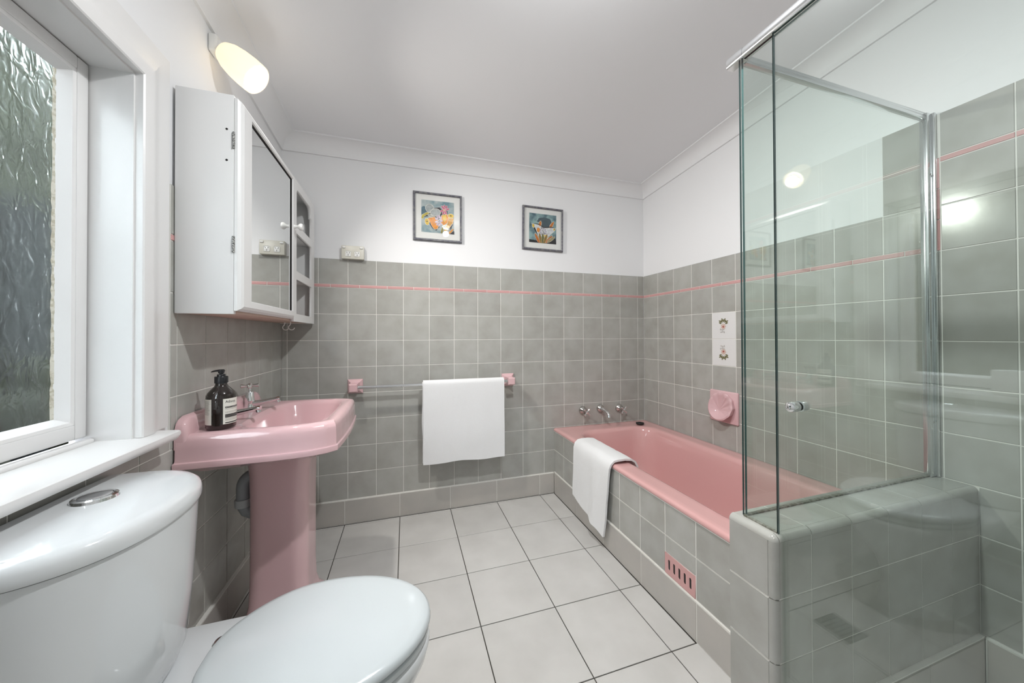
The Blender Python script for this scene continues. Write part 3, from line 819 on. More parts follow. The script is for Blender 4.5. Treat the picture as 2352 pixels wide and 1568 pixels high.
bm = new_bm(); lathe(bm, [(0.0315, 0), (0.0325, 0.002), (0.031, 0.0075), (0.027, 0.0095), (0.0245, 0.0085), (0.024, 0.007), (0.0, 0.0065)], (-2.290, TY + 0.030, 0.7640), (0, 0, 1), 36)
bt = obj('flush_ring', bm, CHROME, toi)
bm = new_bm(); lathe(bm, [(0.0225, 0.0), (0.0225, 0.0025), (0.018, 0.0032), (0.0, 0.0015)], (-2.290, TY + 0.030, 0.7706), (0, 0, 1), 36)
obj('flush_button', bm, CHROME, bt)
# spare paper roll on the sill (outside the picture, mirrored in the shower glass)
bm = new_bm(); lathe(bm, [(0.021, 0.001), (0.053, 0.0), (0.054, 0.002), (0.054, 0.098), (0.053, 0.1), (0.021, 0.099)], (L - 0.028, -1.455, 0.8245), (0, 0, 1), 36, cap=False)
lathe(bm, [(0.021, 0.001), (0.021, 0.099)], (L - 0.028, -1.455, 0.8245), (0, 0, 1), 36, cap=False)
tag(obj('toilet_roll', bm, PAPER), 'white toilet paper roll standing on the window sill', 'toilet roll')

# ================================================================== BASIN
BY = -0.648
bas = thing('pedestal_basin', 'pink ceramic pedestal basin with bowed front against the tiled wall', 'basin', (-2.16, BY, 0))
half = [(L + 0.003, 0.288), (-2.20, 0.288), (-2.12, 0.287), (-2.06, 0.281), (-2.01, 0.271), (-1.972, 0.255), (-1.944, 0.232), (-1.938, 0.15), (-1.935, 0.07), (-1.934, 0.0)]
def smooth_half():
    pts = []
    for (x0, v0), (x1, v1) in zip(half, half[1:]):
        for q in range(6): pts.append((x0 + (x1 - x0) * q / 6, v0 + (v1 - v0) * q / 6))
    pts.append(half[-1]); return pts
def outline():
    h = smooth_half()
    near = [(x, BY - v) for x, v in h]             # wall -> front on the near side
    far = [(x, BY + v) for x, v in reversed(h[:-1])]
    loop = near + far
    a, b = loop[-1], loop[0]
    loop += [(a[0], a[1] + (b[1] - a[1]) * q / 30) for q in range(1, 30)]
    return loop
OUT = outline(); BC = Vector((-2.125, BY))
def off(d, z, keepback=True):
    res = []
    for x_, y_ in OUT:
        v = Vector((x_, y_)) - BC
        f = 1 + d / v.length
        p = BC + v * f
        if keepback: p.x = max(p.x, L + 0.003)
        res.append((p.x, p.y, z))
    return res
def inner(cx_, hx_, hy_, r_, z, nb=None):
    """rounded-rectangle bowl ring sampled in the directions of the outline"""
    res = []
    c0 = Vector((cx_, BY))
    for x_, y_ in OUT:
        d = Vector((x_, y_)) - BC
        d.normalize()
        ax_, ay_ = abs(d.x), abs(d.y)
        n_ = 4.0
        s = 1 / ((ax_ / hx_) ** n_ + (ay_ / hy_) ** n_) ** (1 / n_)
        res.append((c0.x + d.x * s, c0.y + d.y * s, z))
    return res
bm = new_bm()
rings = [off(-0.16, 0.640), off(-0.07, 0.662), off(-0.022, 0.684), off(-0.004, 0.685), off(0.003, 0.689), off(0.0045, 0.700), off(0.003, 0.706), off(-0.003, 0.7085), off(-0.0045, 0.713),
         off(-0.005, 0.745), off(-0.007, 0.766), off(-0.012, 0.778), off(-0.021, 0.7855), off(-0.033, 0.788), off(-0.045, 0.7865),
         inner(-2.118, 0.134, 0.238, 0.06, 0.785), inner(-2.118, 0.127, 0.231, 0.06, 0.780), inner(-2.118, 0.121, 0.224, 0.06, 0.768), inner(-2.118, 0.112, 0.212, 0.06, 0.735),
         inner(-2.118, 0.098, 0.185, 0.06, 0.695), inner(-2.118, 0.075, 0.13, 0.06, 0.672), inner(-2.118, 0.03, 0.04, 0.03, 0.664)]
ring_loft(bm, rings)
obj('bowl', bm, PINKB, bas, smooth=33)
bm = new_bm()                                      # raised ledge along the wall
lp = [(L + 0.003, 0.745), (L + 0.040, 0.745), (L + 0.035, 0.795), (L + 0.030, 0.822), (L + 0.026, 0.833), (L + 0.019, 0.838), (L + 0.003, 0.838)]
sec = []
for v, k in ((-0.2825, 0.30), (-0.280, 0.62), (-0.274, 0.80), (-0.262, 0.92), (-0.24, 1), (0, 1), (0.24, 1), (0.262, 0.92), (0.274, 0.80), (0.280, 0.62), (0.2825, 0.30)):
    sec.append([(x_ if x_ < L + 0.01 else L + 0.003 + (x_ - L - 0.003) * (0.75 + 0.25 * k), BY + v, 0.745 + (z_ - 0.745) * k) for x_, z_ in lp])
ring_loft(bm, sec)
obj('splash_ledge', bm, PINKB, bas, smooth=60)
bm = new_bm()
def ped(hx_, hy_, cx_, z, r_=0.05): return rrect(cx_, BY, hx_, hy_, r_, z, 8, 3)
rings = [ped(0.125, 0.150, -2.165, 0.0), ped(0.125, 0.150, -2.165, 0.022), ped(0.118, 0.140, -2.165, 0.035), ped(0.103, 0.118, -2.165, 0.065), ped(0.096, 0.104, -2.165, 0.11), ped(0.094, 0.100, -2.165, 0.2),
         ped(0.094, 0.099, -2.165, 0.45), ped(0.096, 0.101, -2.165, 0.58), ped(0.105, 0.112, -2.16, 0.64), ped(0.12, 0.14, -2.155, 0.675)]
ring_loft(bm, rings)
obj('pedestal', bm, PINKB, bas, smooth=50)
bm = new_bm()
tube(bm, [(-2.300, BY + 0.01, 0.62), (-2.300, BY + 0.01, 0.50), (-2.300, BY + 0.01, 0.47)], 0.019, 16)
tp = []
for q in range(9):
    a = R(180 - 90 * q / 8); tp.append((-2.245 + 0.045 * math.cos(a), BY - 0.03, 0.525 + 0.045 * math.sin(a)))
bm.free(); bm = new_bm()
tube(bm, [(-2.290, BY - 0.03, 0.47), (-2.290, BY - 0.03, 0.50)] + tp + [(-2.20, BY - 0.03, 0.57)], 0.021, 18)
tube(bm, [(-2.290, BY - 0.03, 0.475), (-2.288, BY - 0.03, 0.455), (-2.279, BY - 0.03, 0.436), (-2.262, BY - 0.03, 0.426), (-2.24, BY - 0.03, 0.424)], 0.020, 18)
tr = obj('waste_trap', bm, GREYP, bas)
bm = new_bm(); lathe(bm, [(0.025, 0), (0.026, 0.002), (0.026, 0.026), (0.025, 0.028)], (-2.290, BY - 0.03, 0.455), (0, 0, 1), 16)
obj('slip_nut', bm, mat('pale_grey_pvc', (0.46, 0.48, 0.49), 0.4), tr)
def basin_tap(y_, tw):
    bm = new_bm()
    lathe(bm, [(0.021, 0), (0.0215, 0.003), (0.019, 0.010), (0.0165, 0.030), (0.0175, 0.034), (0.0165, 0.038), (0.0125, 0.068), (0.0115, 0.070), (0.005, 0.071), (0.0045, 0.09)], (-2.318, y_, 0.7862), (0, 0, 1), 28)
    b = obj('pillar_tap', bm, CHROME, bas)
    bm = new_bm()
    X_ = -2.318
    pr = [(0.0, 0.806, 0.013, 0.012), (0.02, 0.809, 0.0125, 0.0115), (0.055, 0.815, 0.011, 0.0095), (0.085, 0.821, 0.010, 0.0080), (0.098, 0.8235, 0.0105, 0.009), (0.106, 0.8235, 0.0095, 0.0075)]
    rings = [[(X_ + t_, y_ + wy * math.cos(2*PI*k/16), zc + hz * math.sin(2*PI*k/16)) for k in range(16)] for t_, zc, wy, hz in pr]
    ring_loft(bm, rings)
    lathe(bm, [(0.009, 0), (0.009, 0.013), (0.0075, 0.0135), (0.0, 0.011)], (X_ + 0.096, y_, 0.822), (0.25, 0, -1), 16)
    obj('spout', bm, CHROME, b)
    bm = new_bm(); cross_handle(bm, (X_, y_, 0.880), (0, 0, 1), (math.cos(tw), math.sin(tw), 0), 0.030, 0.0062)
    obj('cross_handle', bm, CHROMED, b)
basin_tap(BY + 0.100, 0.35); basin_tap(BY - 0.100, 0.15)

# hand soap bottle
bx, by, bz, br = -2.282, -0.858, 0.7868, 0.0385
bot = thing('soap_bottle', 'dark brown pump soap bottle with cream labels on the basin corner', 'bottle', (bx, by, bz))
bm = new_bm(); lathe(bm, [(0.0, 0.001), (0.033, 0.0), (0.0365, 0.002), (br, 0.006), (br, 0.098), (0.0375, 0.106), (0.034, 0.114), (0.026, 0.124), (0.0185, 0.132), (0.0155, 0.138), (0.0145, 0.146)], (bx, by, bz), (0, 0, 1), 48)
obj('bottle_body', bm, AMBER, bot, smooth=50)
def curved(bm, a0, a1, z0, z1, rr, n=16, mi=0):
    vs = [[bm.verts.new((bx + rr * math.cos(a0 + (a1 - a0) * k / n), by + rr * math.sin(a0 + (a1 - a0) * k / n), bz + z)) for k in range(n + 1)] for z in (z0, z1)]
    for k in range(n):
        f = bm.faces.new((vs[0][k], vs[0][k + 1], vs[1][k + 1], vs[1][k])); f.material_index = mi
A0 = R(-61)
bm = new_bm(); curved(bm, A0, A0 + R(112), 0.017, 0.096, br + 0.0004, 24)
lb = obj('front_label', bm, LABEL, bot, recalc=False)
lb['label'] = 'cream front label with black lettering'
bm = text_mesh('A\u0113sop.', 0.0112, lambda u, v: (bx + (br + 0.0007) * math.cos(A0 + R(8) + u / br), by + (br + 0.0007) * math.sin(A0 + R(8) + u / br), bz + 0.083 + v))
obj('lettering', bm, INK, lb, smooth=0, recalc=False)
bm = new_bm(); rr = br + 0.0007; a = A0 + R(8)
curved(bm, a, A0 + R(106), 0.0665, 0.0715, rr); curved(bm, a, A0 + R(106), 0.037, 0.0475, rr); curved(bm, a, A0 + R(106), 0.0195, 0.0225, rr)
rnd = random.Random(4)
def lines(bm, z, lo, hi, mi, rr_, h=0.0009):
    t_ = lo
    while t_ < hi:
        ln = R(rnd.uniform(3, 9)); curved(bm, t_, min(t_ + ln, hi), z, z + h, rr_, 4, mi); t_ += ln + R(1.2)
for z in (0.0625, 0.0545, 0.0515, 0.0335, 0.0305, 0.0275): lines(bm, z, a, A0 + R(rnd.uniform(80, 104)), 1, rr)
for z in (0.0685,): lines(bm, z, a + R(2), A0 + R(90), 2, rr + 0.0002)
for z in (0.0445, 0.0420, 0.0395): lines(bm, z, a + R(2), A0 + R(100), 1, rr + 0.0002, 0.0007)
obj('print_bars', bm, [INK, INKG, LABEL], lb, smooth=0, recalc=False)
bm = new_bm(); curved(bm, R(-104) - R(95), R(-104), 0.017, 0.096, br + 0.0004, 20)
lb2 = obj('back_label', bm, LABEL, bot, recalc=False)
bm = new_bm()
for z in [0.090 - 0.0032 * k for k in range(14)]: lines(bm, z, R(-195), R(-111) - R(rnd.uniform(0, 6)), 1, rr, 0.0010)
obj('print_bars', bm, [INK, INKG], lb2, smooth=0, recalc=False)
bm = new_bm(); lathe(bm, [(0.0150, 0.143), (0.0175, 0.1435), (0.0175, 0.162), (0.0165, 0.164), (0.011, 0.1645), (0.011, 0.170), (0.0105, 0.171), (0.0055, 0.1712), (0.0055, 0.178)], (bx, by, bz), (0, 0, 1), 28)
obj('pump_collar', bm, BLACKP, bot)
bm = new_bm()
lathe(bm, [(0.0075, 0.174), (0.0080, 0.176), (0.0080, 0.184), (0.0075, 0.186), (0.0, 0.1862)], (bx, by, bz), (0, 0, 1), 20)
nz = Vector((-0.93, 0.36, 0))                      # nozzle points to the left in view
pr = [(-0.006, 0.1815, 0.0075, 0.004), (0.004, 0.182, 0.0075, 0.004), (0.016, 0.1815, 0.0055, 0.0032), (0.026, 0.180, 0.0045, 0.0028), (0.032, 0.178, 0.0035, 0.0022)]
wv = Vector((0.36, 0.93, 0))
rings = [[Vector((bx, by, bz + zc)) + nz * t_ + wv * (wy * math.cos(2*PI*k/12)) + Vector((0, 0, hz * math.sin(2*PI*k/12))) for k in range(12)] for t_, zc, wy, hz in pr]
ring_loft(bm, rings)
obj('pump_head', bm, BLACKP, bot)

# ================================================================== CABINET
CY0, CY1, CZ0, CZ1, CXF = -0.930, -0.026, 1.147, 1.820, -2.222
cab = thing('bathroom_cabinet', 'white wall cabinet with mirror door and open shelves above the basin', 'cabinet', (-2.29, (CY0 + CY1) / 2, CZ0))
th = 0.016
def part(name, a, b, material=CABW, bev=0.0015, parent=cab):
    bm = new_bm(); box(bm, a, b, bev); return obj(name, bm, material, parent)
XB = L + 0.002
nside = part('side_panel', (XB, CY0, CZ0), (CXF, CY0 + th, CZ1)); part('side_panel', (XB, CY1 - th, CZ0), (CXF, CY1, CZ1))
part('top_panel', (XB, CY0 + th, CZ1 - th), (CXF, CY1 - th, CZ1))
part('bottom_panel', (XB, CY0 + th, CZ0 + 0.002), (CXF, CY1 - th, CZ0 + th), PLY)
part('back_panel', (XB, CY0 + th, CZ0 + th), (XB + 0.006, CY1 - th, CZ1 - th))
DV = -0.378
part('divider', (XB + 0.006, DV - th / 2, CZ0 + th), (CXF, DV + th / 2, CZ1 - th))
for z in (1.347, 1.562): part('shelf', (XB + 0.006, DV + th / 2, z + 0.008), (CXF, CY1 - th, z + 0.022))
for y_, z_ in ((-0.930, 1.712), (-0.930, 1.617)):
    bm = new_bm(); lathe(bm, [(0.0032, 0), (0.0032, 0.0008), (0, 0.001)], (-2.240, CY0 - 0.0001, z_), (0, -1, 0), 10)
    obj('screw', bm, DARK, cab)
# face frame of the open shelves: one board with three openings, the top one with shaped corners
fy0, fy1 = DV - 0.012, CY1
def opening(z0, z1, arched):
    a, b = -0.352, -0.083
    if not arched: return rect(a, z0, b, z1)
    r_ = 0.040; pts = [(a, z0), (b, z0), (b, z1 - r_ - 0.02), (b - 0.008, z1 - r_ - 0.018), (b - 0.008, z1 - r_ - 0.008)]
    pts += [(b - 0.008 - r_ + r_ * math.cos(R(q)), z1 - r_ + r_ * math.sin(R(q))) for q in range(0, 91, 15)]
    pts += [(a + r_ * 0.5 - r_ * 0.5 * math.sin(R(q)), z1 - r_ * 0.5 + r_ * 0.5 * math.cos(R(q))) for q in range(0, 91, 15)]
    return pts
bm = poly2d(rect(fy0, CZ0, fy1, CZ1 - 0.012), [opening(1.183, 1.345, False), opening(1.383, 1.560, False), opening(1.600, 1.768, True)], 0.016, lambda u, v, w_: (CXF + 0.0165 + w_, u, v))
obj('face_frame', bm, CABW, cab, smooth=0)
# mirror door
dy0, dy1, dz0, dz1 = CY0 + 0.001, -0.392, 1.157, 1.812
dx0, dx1 = CXF + 0.001, CXF + 0.022
my0, my1, mz0, mz1 = dy0 + 0.072, dy1 - 0.034, 1.193, 1.782
bm = new_bm()
def loop(x_, d): return [(x_, y_, z_) for y_, z_ in ((dy0 + d, dz0 + d), (dy1 - d, dz0 + d), (dy1 - d, dz1 - d), (dy0 + d, dz1 - d))]
def mloop(x_, d): return [(x_, y_, z_) for y_, z_ in ((my0 - d, mz0 - d), (my1 + d, mz0 - d), (my1 + d, mz1 + d), (my0 - d, mz1 + d))]
ring_loft(bm, [mloop(dx0, 0), loop(dx0, 0), loop(dx0 + 0.008, 0), loop(dx0 + 0.012, 0.004), loop(dx1 - 0.005, 0.006), loop(dx1, 0.014), mloop(dx1, 0.003), mloop(dx1 - 0.005, 0), mloop(dx0, 0)], False, False)
door = obj('door', bm, CABW, cab, smooth=20)
bm = new_bm(); box(bm, (dx1 - 0.011, my0 - 0.002, mz0 - 0.002), (dx1 - 0.008, my1 + 0.002, mz1 + 0.002))
obj('mirror', bm, MIRROR, door, smooth=0)
bm = new_bm(); box(bm, (dx1 - 0.0078, my1 - 0.003, mz0), (dx1 - 0.0045, my1 + 0.0005, mz1)); box(bm, (dx1 - 0.0078, my0, mz1 - 0.003), (dx1 - 0.0045, my1, mz1 + 0.0005))
obj('mirror_rebate', bm, DARK, door, smooth=0)
bm = new_bm(); lathe(bm, [(0.011, 0), (0.0085, 0.004), (0.0065, 0.010), (0.008, 0.016), (0.0145, 0.022), (0.016, 0.028), (0.0135, 0.034), (0.0, 0.036)], (dx1 - 0.0002, dy1 - 0.016, 1.575), (1, 0, 0), 28)
obj('knob', bm, GPOW, door)
for z_ in (1.655, 1.335):
    bm = new_bm(); tube(bm, [(CXF + 0.000, CY0 - 0.002, z_), (CXF + 0.000, CY0 - 0.002, z_ + 0.05)], 0.0024, 10)
    box(bm, (CXF - 0.004, CY0 - 0.0008, z_), (CXF + 0.003, CY0 + 0.001, z_ + 0.05))
    obj('hinge', bm, mat('painted_hinge', (0.45, 0.45, 0.43), 0.4, noise=((0.05, 0.05, 0.05), 260, 2, 0.5, 0.56)), door)
for x_, y_ in ((-2.300, -0.190), (-2.262, -0.235)):
    bm = new_bm(); r_ = 0.013
    pts = [(x_, y_, CZ0 + 0.002), (x_, y_, CZ0 - 0.006), (x_ - 0.002, y_, CZ0 - 0.009)]
    for q in range(0, 13):
        a = R(115 + 235 * q / 12); pts.append((x_ + 0.004 + r_ * math.cos(a), y_, CZ0 - 0.024 + r_ * math.sin(a)))
    tube(bm, pts, 0.0022, 8)
    obj('cup_hook', bm, GPOW, cab)

# ================================================================== WALL LAMP
wl = thing('wall_lamp', 'lit opal glass wall lamp below the ceiling above the mirror cabinet', 'lamp', (L, -0.716, 2.118))
lo = Vector((L + 0.026, -0.718, 2.098)); le = Vector((-2.236, -0.722, 2.012)); ld = (le - lo).normalized()
bm = new_bm(); box(bm, (L - 0.006, -0.742, 2.075), (L + 0.022, -0.690, 2.138), 0.008, 3)
obj('mounting_block', bm, GPOW, wl)
bm = new_bm(); lathe(bm, [(0.021, -0.022), (0.021, 0.0), (0.024, 0.004), (0.024, 0.018), (0.020, 0.022)], lo, ld, 24)
obj('lamp_holder', bm, GPOW, wl)
Ls = (le - lo).length
prof = [(0.020, 0.004), (0.036, 0.012), (0.047, 0.035), (0.053, 0.065), (0.056, 0.10), (0.0555, Ls - 0.01), (0.0545, Ls)]
bm = new_bm(); lathe(bm, prof + [(0.0515, Ls), (0.0525, Ls - 0.01), (0.053, 0.10), (0.050, 0.065), (0.044, 0.035), (0.033, 0.014), (0.018, 0.006)], lo, ld, 40, cap=False)
SHADE = bpy.data.materials.new('opal_glass'); SHADE.use_nodes = True
nt = SHADE.node_tree
for n_ in list(nt.nodes): nt.nodes.remove(n_)
out = nt.nodes.new('ShaderNodeOutputMaterial'); df = nt.nodes.new('ShaderNodeBsdfDiffuse'); df.inputs[0].default_value = (0.85, 0.80, 0.70, 1)
tl = nt.nodes.new('ShaderNodeBsdfTranslucent'); tl.inputs[0].default_value = (0.9, 0.78, 0.58, 1)
m1 = nt.nodes.new('ShaderNodeMixShader'); m1.inputs[0].default_value = 0.10
em = nt.nodes.new('ShaderNodeEmission'); em.inputs[0].default_value = (1.0, 0.84, 0.60, 1); em.inputs[1].default_value = 0.55
ad = nt.nodes.new('ShaderNodeAddShader')
nt.links.new(df.outputs[0], m1.inputs[1]); nt.links.new(tl.outputs[0], m1.inputs[2]); nt.links.new(m1.outputs[0], ad.inputs[0]); nt.links.new(em.outputs[0], ad.inputs[1]); nt.links.new(ad.outputs[0], out.inputs[0])
obj('glass_shade', bm, SHADE, wl, smooth=50)
bm = new_bm(); lathe(bm, [(0.014, 0.02), (0.016, 0.05), (0.030, 0.075), (0.040, 0.10), (0.043, 0.118), (0.040, 0.135), (0.028, Ls - 0.004), (0.0, Ls + 0.004)], lo, ld, 28)
obj('bulb', bm, mat('lit_bulb', (1, 1, 1), 0.5, emit=(1.0, 0.90, 0.74), estr=3.0), wl)
ld_ = bpy.data.lights.new('bulb_light', 'SPOT'); ld_.energy = WALL_LAMP_W; ld_.color = (1.0, 0.955, 0.90); ld_.shadow_soft_size = 0.03
ld_.spot_size = R(140); ld_.spot_blend = 1.0
lob = bpy.data.objects.new('bulb_light', ld_); COL.objects.link(lob); lob.parent = wl
lob.location = lo + ld * (Ls + 0.012) - wpos(wl); lob.rotation_euler = ld.to_track_quat('-Z', 'Y').to_euler()

# ================================================================== CEILING LAMP (above the picture)
DX, DY = -1.31, -1.54
DZ = ceil_z(DY)
dl = thing('ceiling_lamp', 'small round lit ceiling lamp on a white base above the room', 'lamp', (DX, DY, DZ))
bm = new_bm(); lathe(bm, [(0.055, 0.004), (0.055, -0.008), (0.050, -0.013), (0.022, -0.015), (0.020, -0.030), (0.024, -0.032), (0.024, -0.040), (0.0, -0.040)], (DX, DY, DZ), (0, 0, 1), 36)
obj('lamp_base', bm, GPOW, dl)
bm = new_bm(); lathe(bm, [(0.016 if k == 0 else 0.042 * math.sin(R(22 + 158 * k / 12)), -0.036 - 0.016 * (1 - math.cos(R(180 * k / 12)))) for k in range(13)], (DX, DY, DZ), (0, 0, 1), 32)
obj('globe', bm, mat('lit_globe', (1, 1, 1), 0.4, emit=(1.0, 0.93, 0.84), estr=10.0), dl)
a_ = bpy.data.lights.new('ceiling_lamp_light', 'POINT'); a_.energy = CEILING_LAMP_W[0]; a_.color = (0.975, 0.99, 1.0); a_.shadow_soft_size = 0.03
ao = bpy.data.objects.new('ceiling_lamp_light', a_); COL.objects.link(ao); ao.parent = dl; ao.location = (0, 0, -0.125)
a_ = bpy.data.lights.new('ceiling_lamp_beam', 'AREA'); a_.shape = 'DISK'; a_.size = 0.05; a_.energy = CEILING_LAMP_W[1]; a_.color = (0.975, 0.99, 1.0)
ao = bpy.data.objects.new('ceiling_lamp_beam', a_); COL.objects.link(ao); ao.parent = dl; ao.location = (0, 0, -0.0695)

# ================================================================== POWER POINT
gp = thing('power_point', 'cream double power point on the white wall beside the cabinet', 'power outlet', (-2.008, -0.0, 1.522))
gx0, gx1, gz0_, gz1_ = -2.068, -1.950, 1.521, 1.597
bm = new_bm(); box(bm, (gx0, WH, gz0_), (gx1, -0.030, gz1_), 0.003); obj('mounting_block', bm, GPOM, gp)
for sx_ in (-1, 1):
    c_ = -2.009 + sx_ * 0.046
    bm = new_bm(); box(bm, (c_ - 0.008, -0.029, gz1_ - 0.016), (c_ + 0.008, -0.036, gz1_ - 0.006), 0.002); obj('switch', bm, GPOW, gp)
    c_ = -2.009 + sx_ * 0.0235
    bm = new_bm(); box(bm, (c_ - 0.0145, -0.029, gz0_ + 0.014), (c_ + 0.0145, -0.0315, gz0_ + 0.044), 0.004, 3)
    so = obj('socket', bm, GPOW, gp)
    bm = new_bm()
    for (u, v, a) in ((-0.0065, 0.006, R(30)), (0.0065, 0.006, R(-30)), (0, -0.007, 0)):
        cc, ss = math.cos(a), math.sin(a); hw, hh = 0.0011, 0.0042
        vs = [bm.verts.new((c_ + u + p * cc - q * ss, -0.0317, gz0_ + 0.029 + v + p * ss + q * cc)) for p, q in ((-hw, -hh), (hw, -hh), (hw, hh), (-hw, hh))]
        bm.faces.new(vs)
    obj('slots', bm, DARK, so, smooth=0)

# ================================================================== TOWEL RAIL AND TOWELS
TRY, TRZ = -0.082, 0.790
rl = thing('towel_rail', 'chrome towel rail with pink ceramic brackets on the tiled wall', 'towel rail', (-1.53, -0.002, TRZ))
def bracket(xc, xin):
    bm = new_bm()
    s = 1 if xin > xc else -1
    def rg(h, y_, cz=0.0): return [(xc + px * h, y_, TRZ - 0.002 + cz + pz * h) for px, pz in ((-1, -1), (1, -1), (1, 1), (-1, 1))]
    ring_loft(bm, [rg(0.040, 0.0), rg(0.041, -0.004), rg(0.039, -0.009), rg(0.024, -0.020), rg(0.0195, -0.050, 0.001), rg(0.022, -0.056, 0.001), rg(0.022, -0.100, 0.001), rg(0.018, -0.106, 0.001)])
    obj('bracket', bm, PINKB, rl, smooth=20)
bracket(-1.998, 0); bracket(-1.078, 0)
bm = new_bm(); tube(bm, [(-1.985, TRY, TRZ), (-1.09, TRY, TRZ)], 0.0095, 20); obj('bar', bm, CHROME, rl)

def hang_sheet(bm, x0, x1, prof, nx, wob, seed, mi=0, thick=0.007, slant=0.0):
    """draped sheet: prof = list of (y, z, t) with t 0..1 along its length; thickness given by a second skin"""
    grid = []
    for s in (0, 1):
        rows = []
        for j, (y_, z_, t_) in enumerate(prof):
            a = prof[max(j - 1, 0)]; b = prof[min(j + 1, len(prof) - 1)]
            d = Vector((0, b[0] - a[0], b[1] - a[1])).normalized(); nrm = Vector((0, d.z, -d.y))
            row = []
            for i in range(nx + 1):
                u = i / nx
                x_ = x0 + (x1 - x0) * u
                p = Vector((x_, y_, z_))
                amp = wob * abs(t_ - 0.5) * 2
                q = mnoise.noise(Vector((x_ * 7, z_ * 4 + seed, t_ * 3 + seed))) * amp + mnoise.noise(Vector((x_ * 22, z_ * 9, seed + 3))) * amp * 0.3
                p += nrm * q
                p.z += mnoise.noise(Vector((x_ * 6 + seed, 0, 5 * (t_ > 0.5)))) * 0.008 * (abs(t_ - 0.5) * 2) ** 6 + slant * u * (abs(t_ - 0.5) * 2) ** 3
                p.x += mnoise.noise(Vector((z_ * 6, seed * 2, u * 2))) * 0.006 * amp / max(wob, 1e-6)
                if s: p += nrm * thick
                row.append(p)
            rows.append(row)
        grid.append(rows)
    V = [[[bm.verts.new(p) for p in row] for row in rows] for rows in grid]
    J, I = len(prof), nx + 1
    fs = []
    for j in range(J - 1):
        for i in range(I - 1):
            fs.append(bm.faces.new((V[0][j][i], V[0][j][i+1], V[0][j+1][i+1], V[0][j+1][i])))
            fs.append(bm.faces.new((V[1][j][i], V[1][j+1][i], V[1][j+1][i+1], V[1][j][i+1])))
    for j in range(J - 1):
        for i in (0, I - 1): fs.append(bm.faces.new((V[0][j][i], V[0][j+1][i], V[1][j+1][i], V[1][j][i])))
    for i in range(I - 1):
        for j in (0, J - 1): fs.append(bm.faces.new((V[0][j][i], V[0][j][i+1], V[1][j][i+1], V[1][j][i])))
    for f in fs: f.material_index = mi
def over_bar(yc, zc, r_, zb, zf, n1=16, n2=10, n3=26, spread=0.0):
    pr = []
    for k in range(n1): pr.append((yc + r_ + spread * (1 - k / n1) * 0.3, zb + (zc - zb) * k / n1))
    for k in range(n2 + 1):
        a = R(180 * k / n2); pr.append((yc + r_ * math.cos(a), zc + r_ * math.sin(a)))
    for k in range(1, n3 + 1): pr.append((yc - r_ - spread * (k / n3), zc + (zf - zc) * k / n3))
    n = len(pr) - 1
    out_ = []
    for k, (y_, z_) in enumerate(pr):
        t_ = (0.5 - 0.5 * (1 - k / (n1 + n2 / 2))) if k <= n1 + n2 / 2 else 0.5 + 0.5 * (k - n1 - n2 / 2) / (n3 + n2 / 2)
        out_.append((y_, z_, t_))
    return out_
tw = thing('towel', 'white towel folded over the chrome rail on the back wall', 'towel', (-1.375, TRY, 0.326))
bm = new_bm()
hang_sheet(bm, -1.622, -1.130, over_bar(TRY, TRZ, 0.0185, 0.36, 0.325, spread=0.006), 40, 0.006, 1.0)
obj('outer_fold', bm, TOWEL, tw, smooth=70)
bm = new_bm()
hang_sheet(bm, -1.626, -1.134, over_bar(TRY, TRZ, 0.0105, 0.39, 0.330, spread=0.002), 30, 0.002, 4.0, thick=0.005)
obj('inner_fold', bm, TOWEL, tw, smooth=70)

t2 = thing('bath_towel', 'white terry towel draped over the front edge of the pink bath', 'towel', (-0.745, -0.53, 0.1))
bm = new_bm()
path = [(-0.610, 0.395), (-0.616, 0.420), (-0.626, 0.440), (-0.645, 0.451), (-0.68, 0.455), (-0.72, 0.4555), (-0.742, 0.453), (-0.757, 0.440), (-0.763, 0.42), (-0.765, 0.38), (-0.766, 0.34), (-0.767, 0.30), (-0.768, 0.26), (-0.769, 0.22), (-0.770, 0.18), (-0.771, 0.15), (-0.772, 0.125), (-0.773, 0.105)]
NX = 44; thick = 0.010
rows = [[], []]
for s in (0, 1):
    for j, (x_, z_) in enumerate(path):
        a = path[max(j - 1, 0)]; b = path[min(j + 1, len(path) - 1)]
        d = Vector((b[0] - a[0], 0, b[1] - a[1])).normalized(); nrm = Vector((d.z, 0, -d.x))
        if nrm.z < 0 and j < 8: nrm = -nrm
        if j >= 8: nrm = Vector((-1, 0, 0.0))
        hang = max(0.0, (j - 7) / (len(path) - 8))
        row = []
        for i in range(NX + 1):
            u = i / NX
            y_ = -0.348 - 0.375 * u + (0.025 - 0.055 * (1 - u)) * 0.0 + hang * (0.045 * u)
            p = Vector((x_, y_, z_))
            p.z -= hang ** 1.5 * (0.038 * u - 0.034 * (1 - u) * 1.2 * 1.0) * 0.9
            fold = math.exp(-((u - 0.70) / 0.10) ** 2) * 0.016 - math.exp(-((u - 0.52) / 0.07) ** 2) * 0.006
            p.x -= hang * fold + hang * 0.004 * mnoise.noise(Vector((u * 5, z_ * 8, 2)))
            if j < 8: p.z += 0.003 * mnoise.noise(Vector((u * 6, x_ * 20, 7)))
            if j < 3: p.y += 0.0
            p += nrm * (0.0015 * mnoise.noise(Vector((u * 30, j * 1.3, 1))))
            if s: p += nrm * thick
            row.append(p)
        rows[s].append(row)
V = [[[bm.verts.new(p) for p in row] for row in r_] for r_ in rows]
J, I = len(path), NX + 1
for j in range(J - 1):
    for i in range(I - 1):
        bm.faces.new((V[0][j][i], V[0][j][i+1], V[0][j+1][i+1], V[0][j+1][i])); bm.faces.new((V[1][j][i], V[1][j+1][i], V[1][j+1][i+1], V[1][j][i+1]))
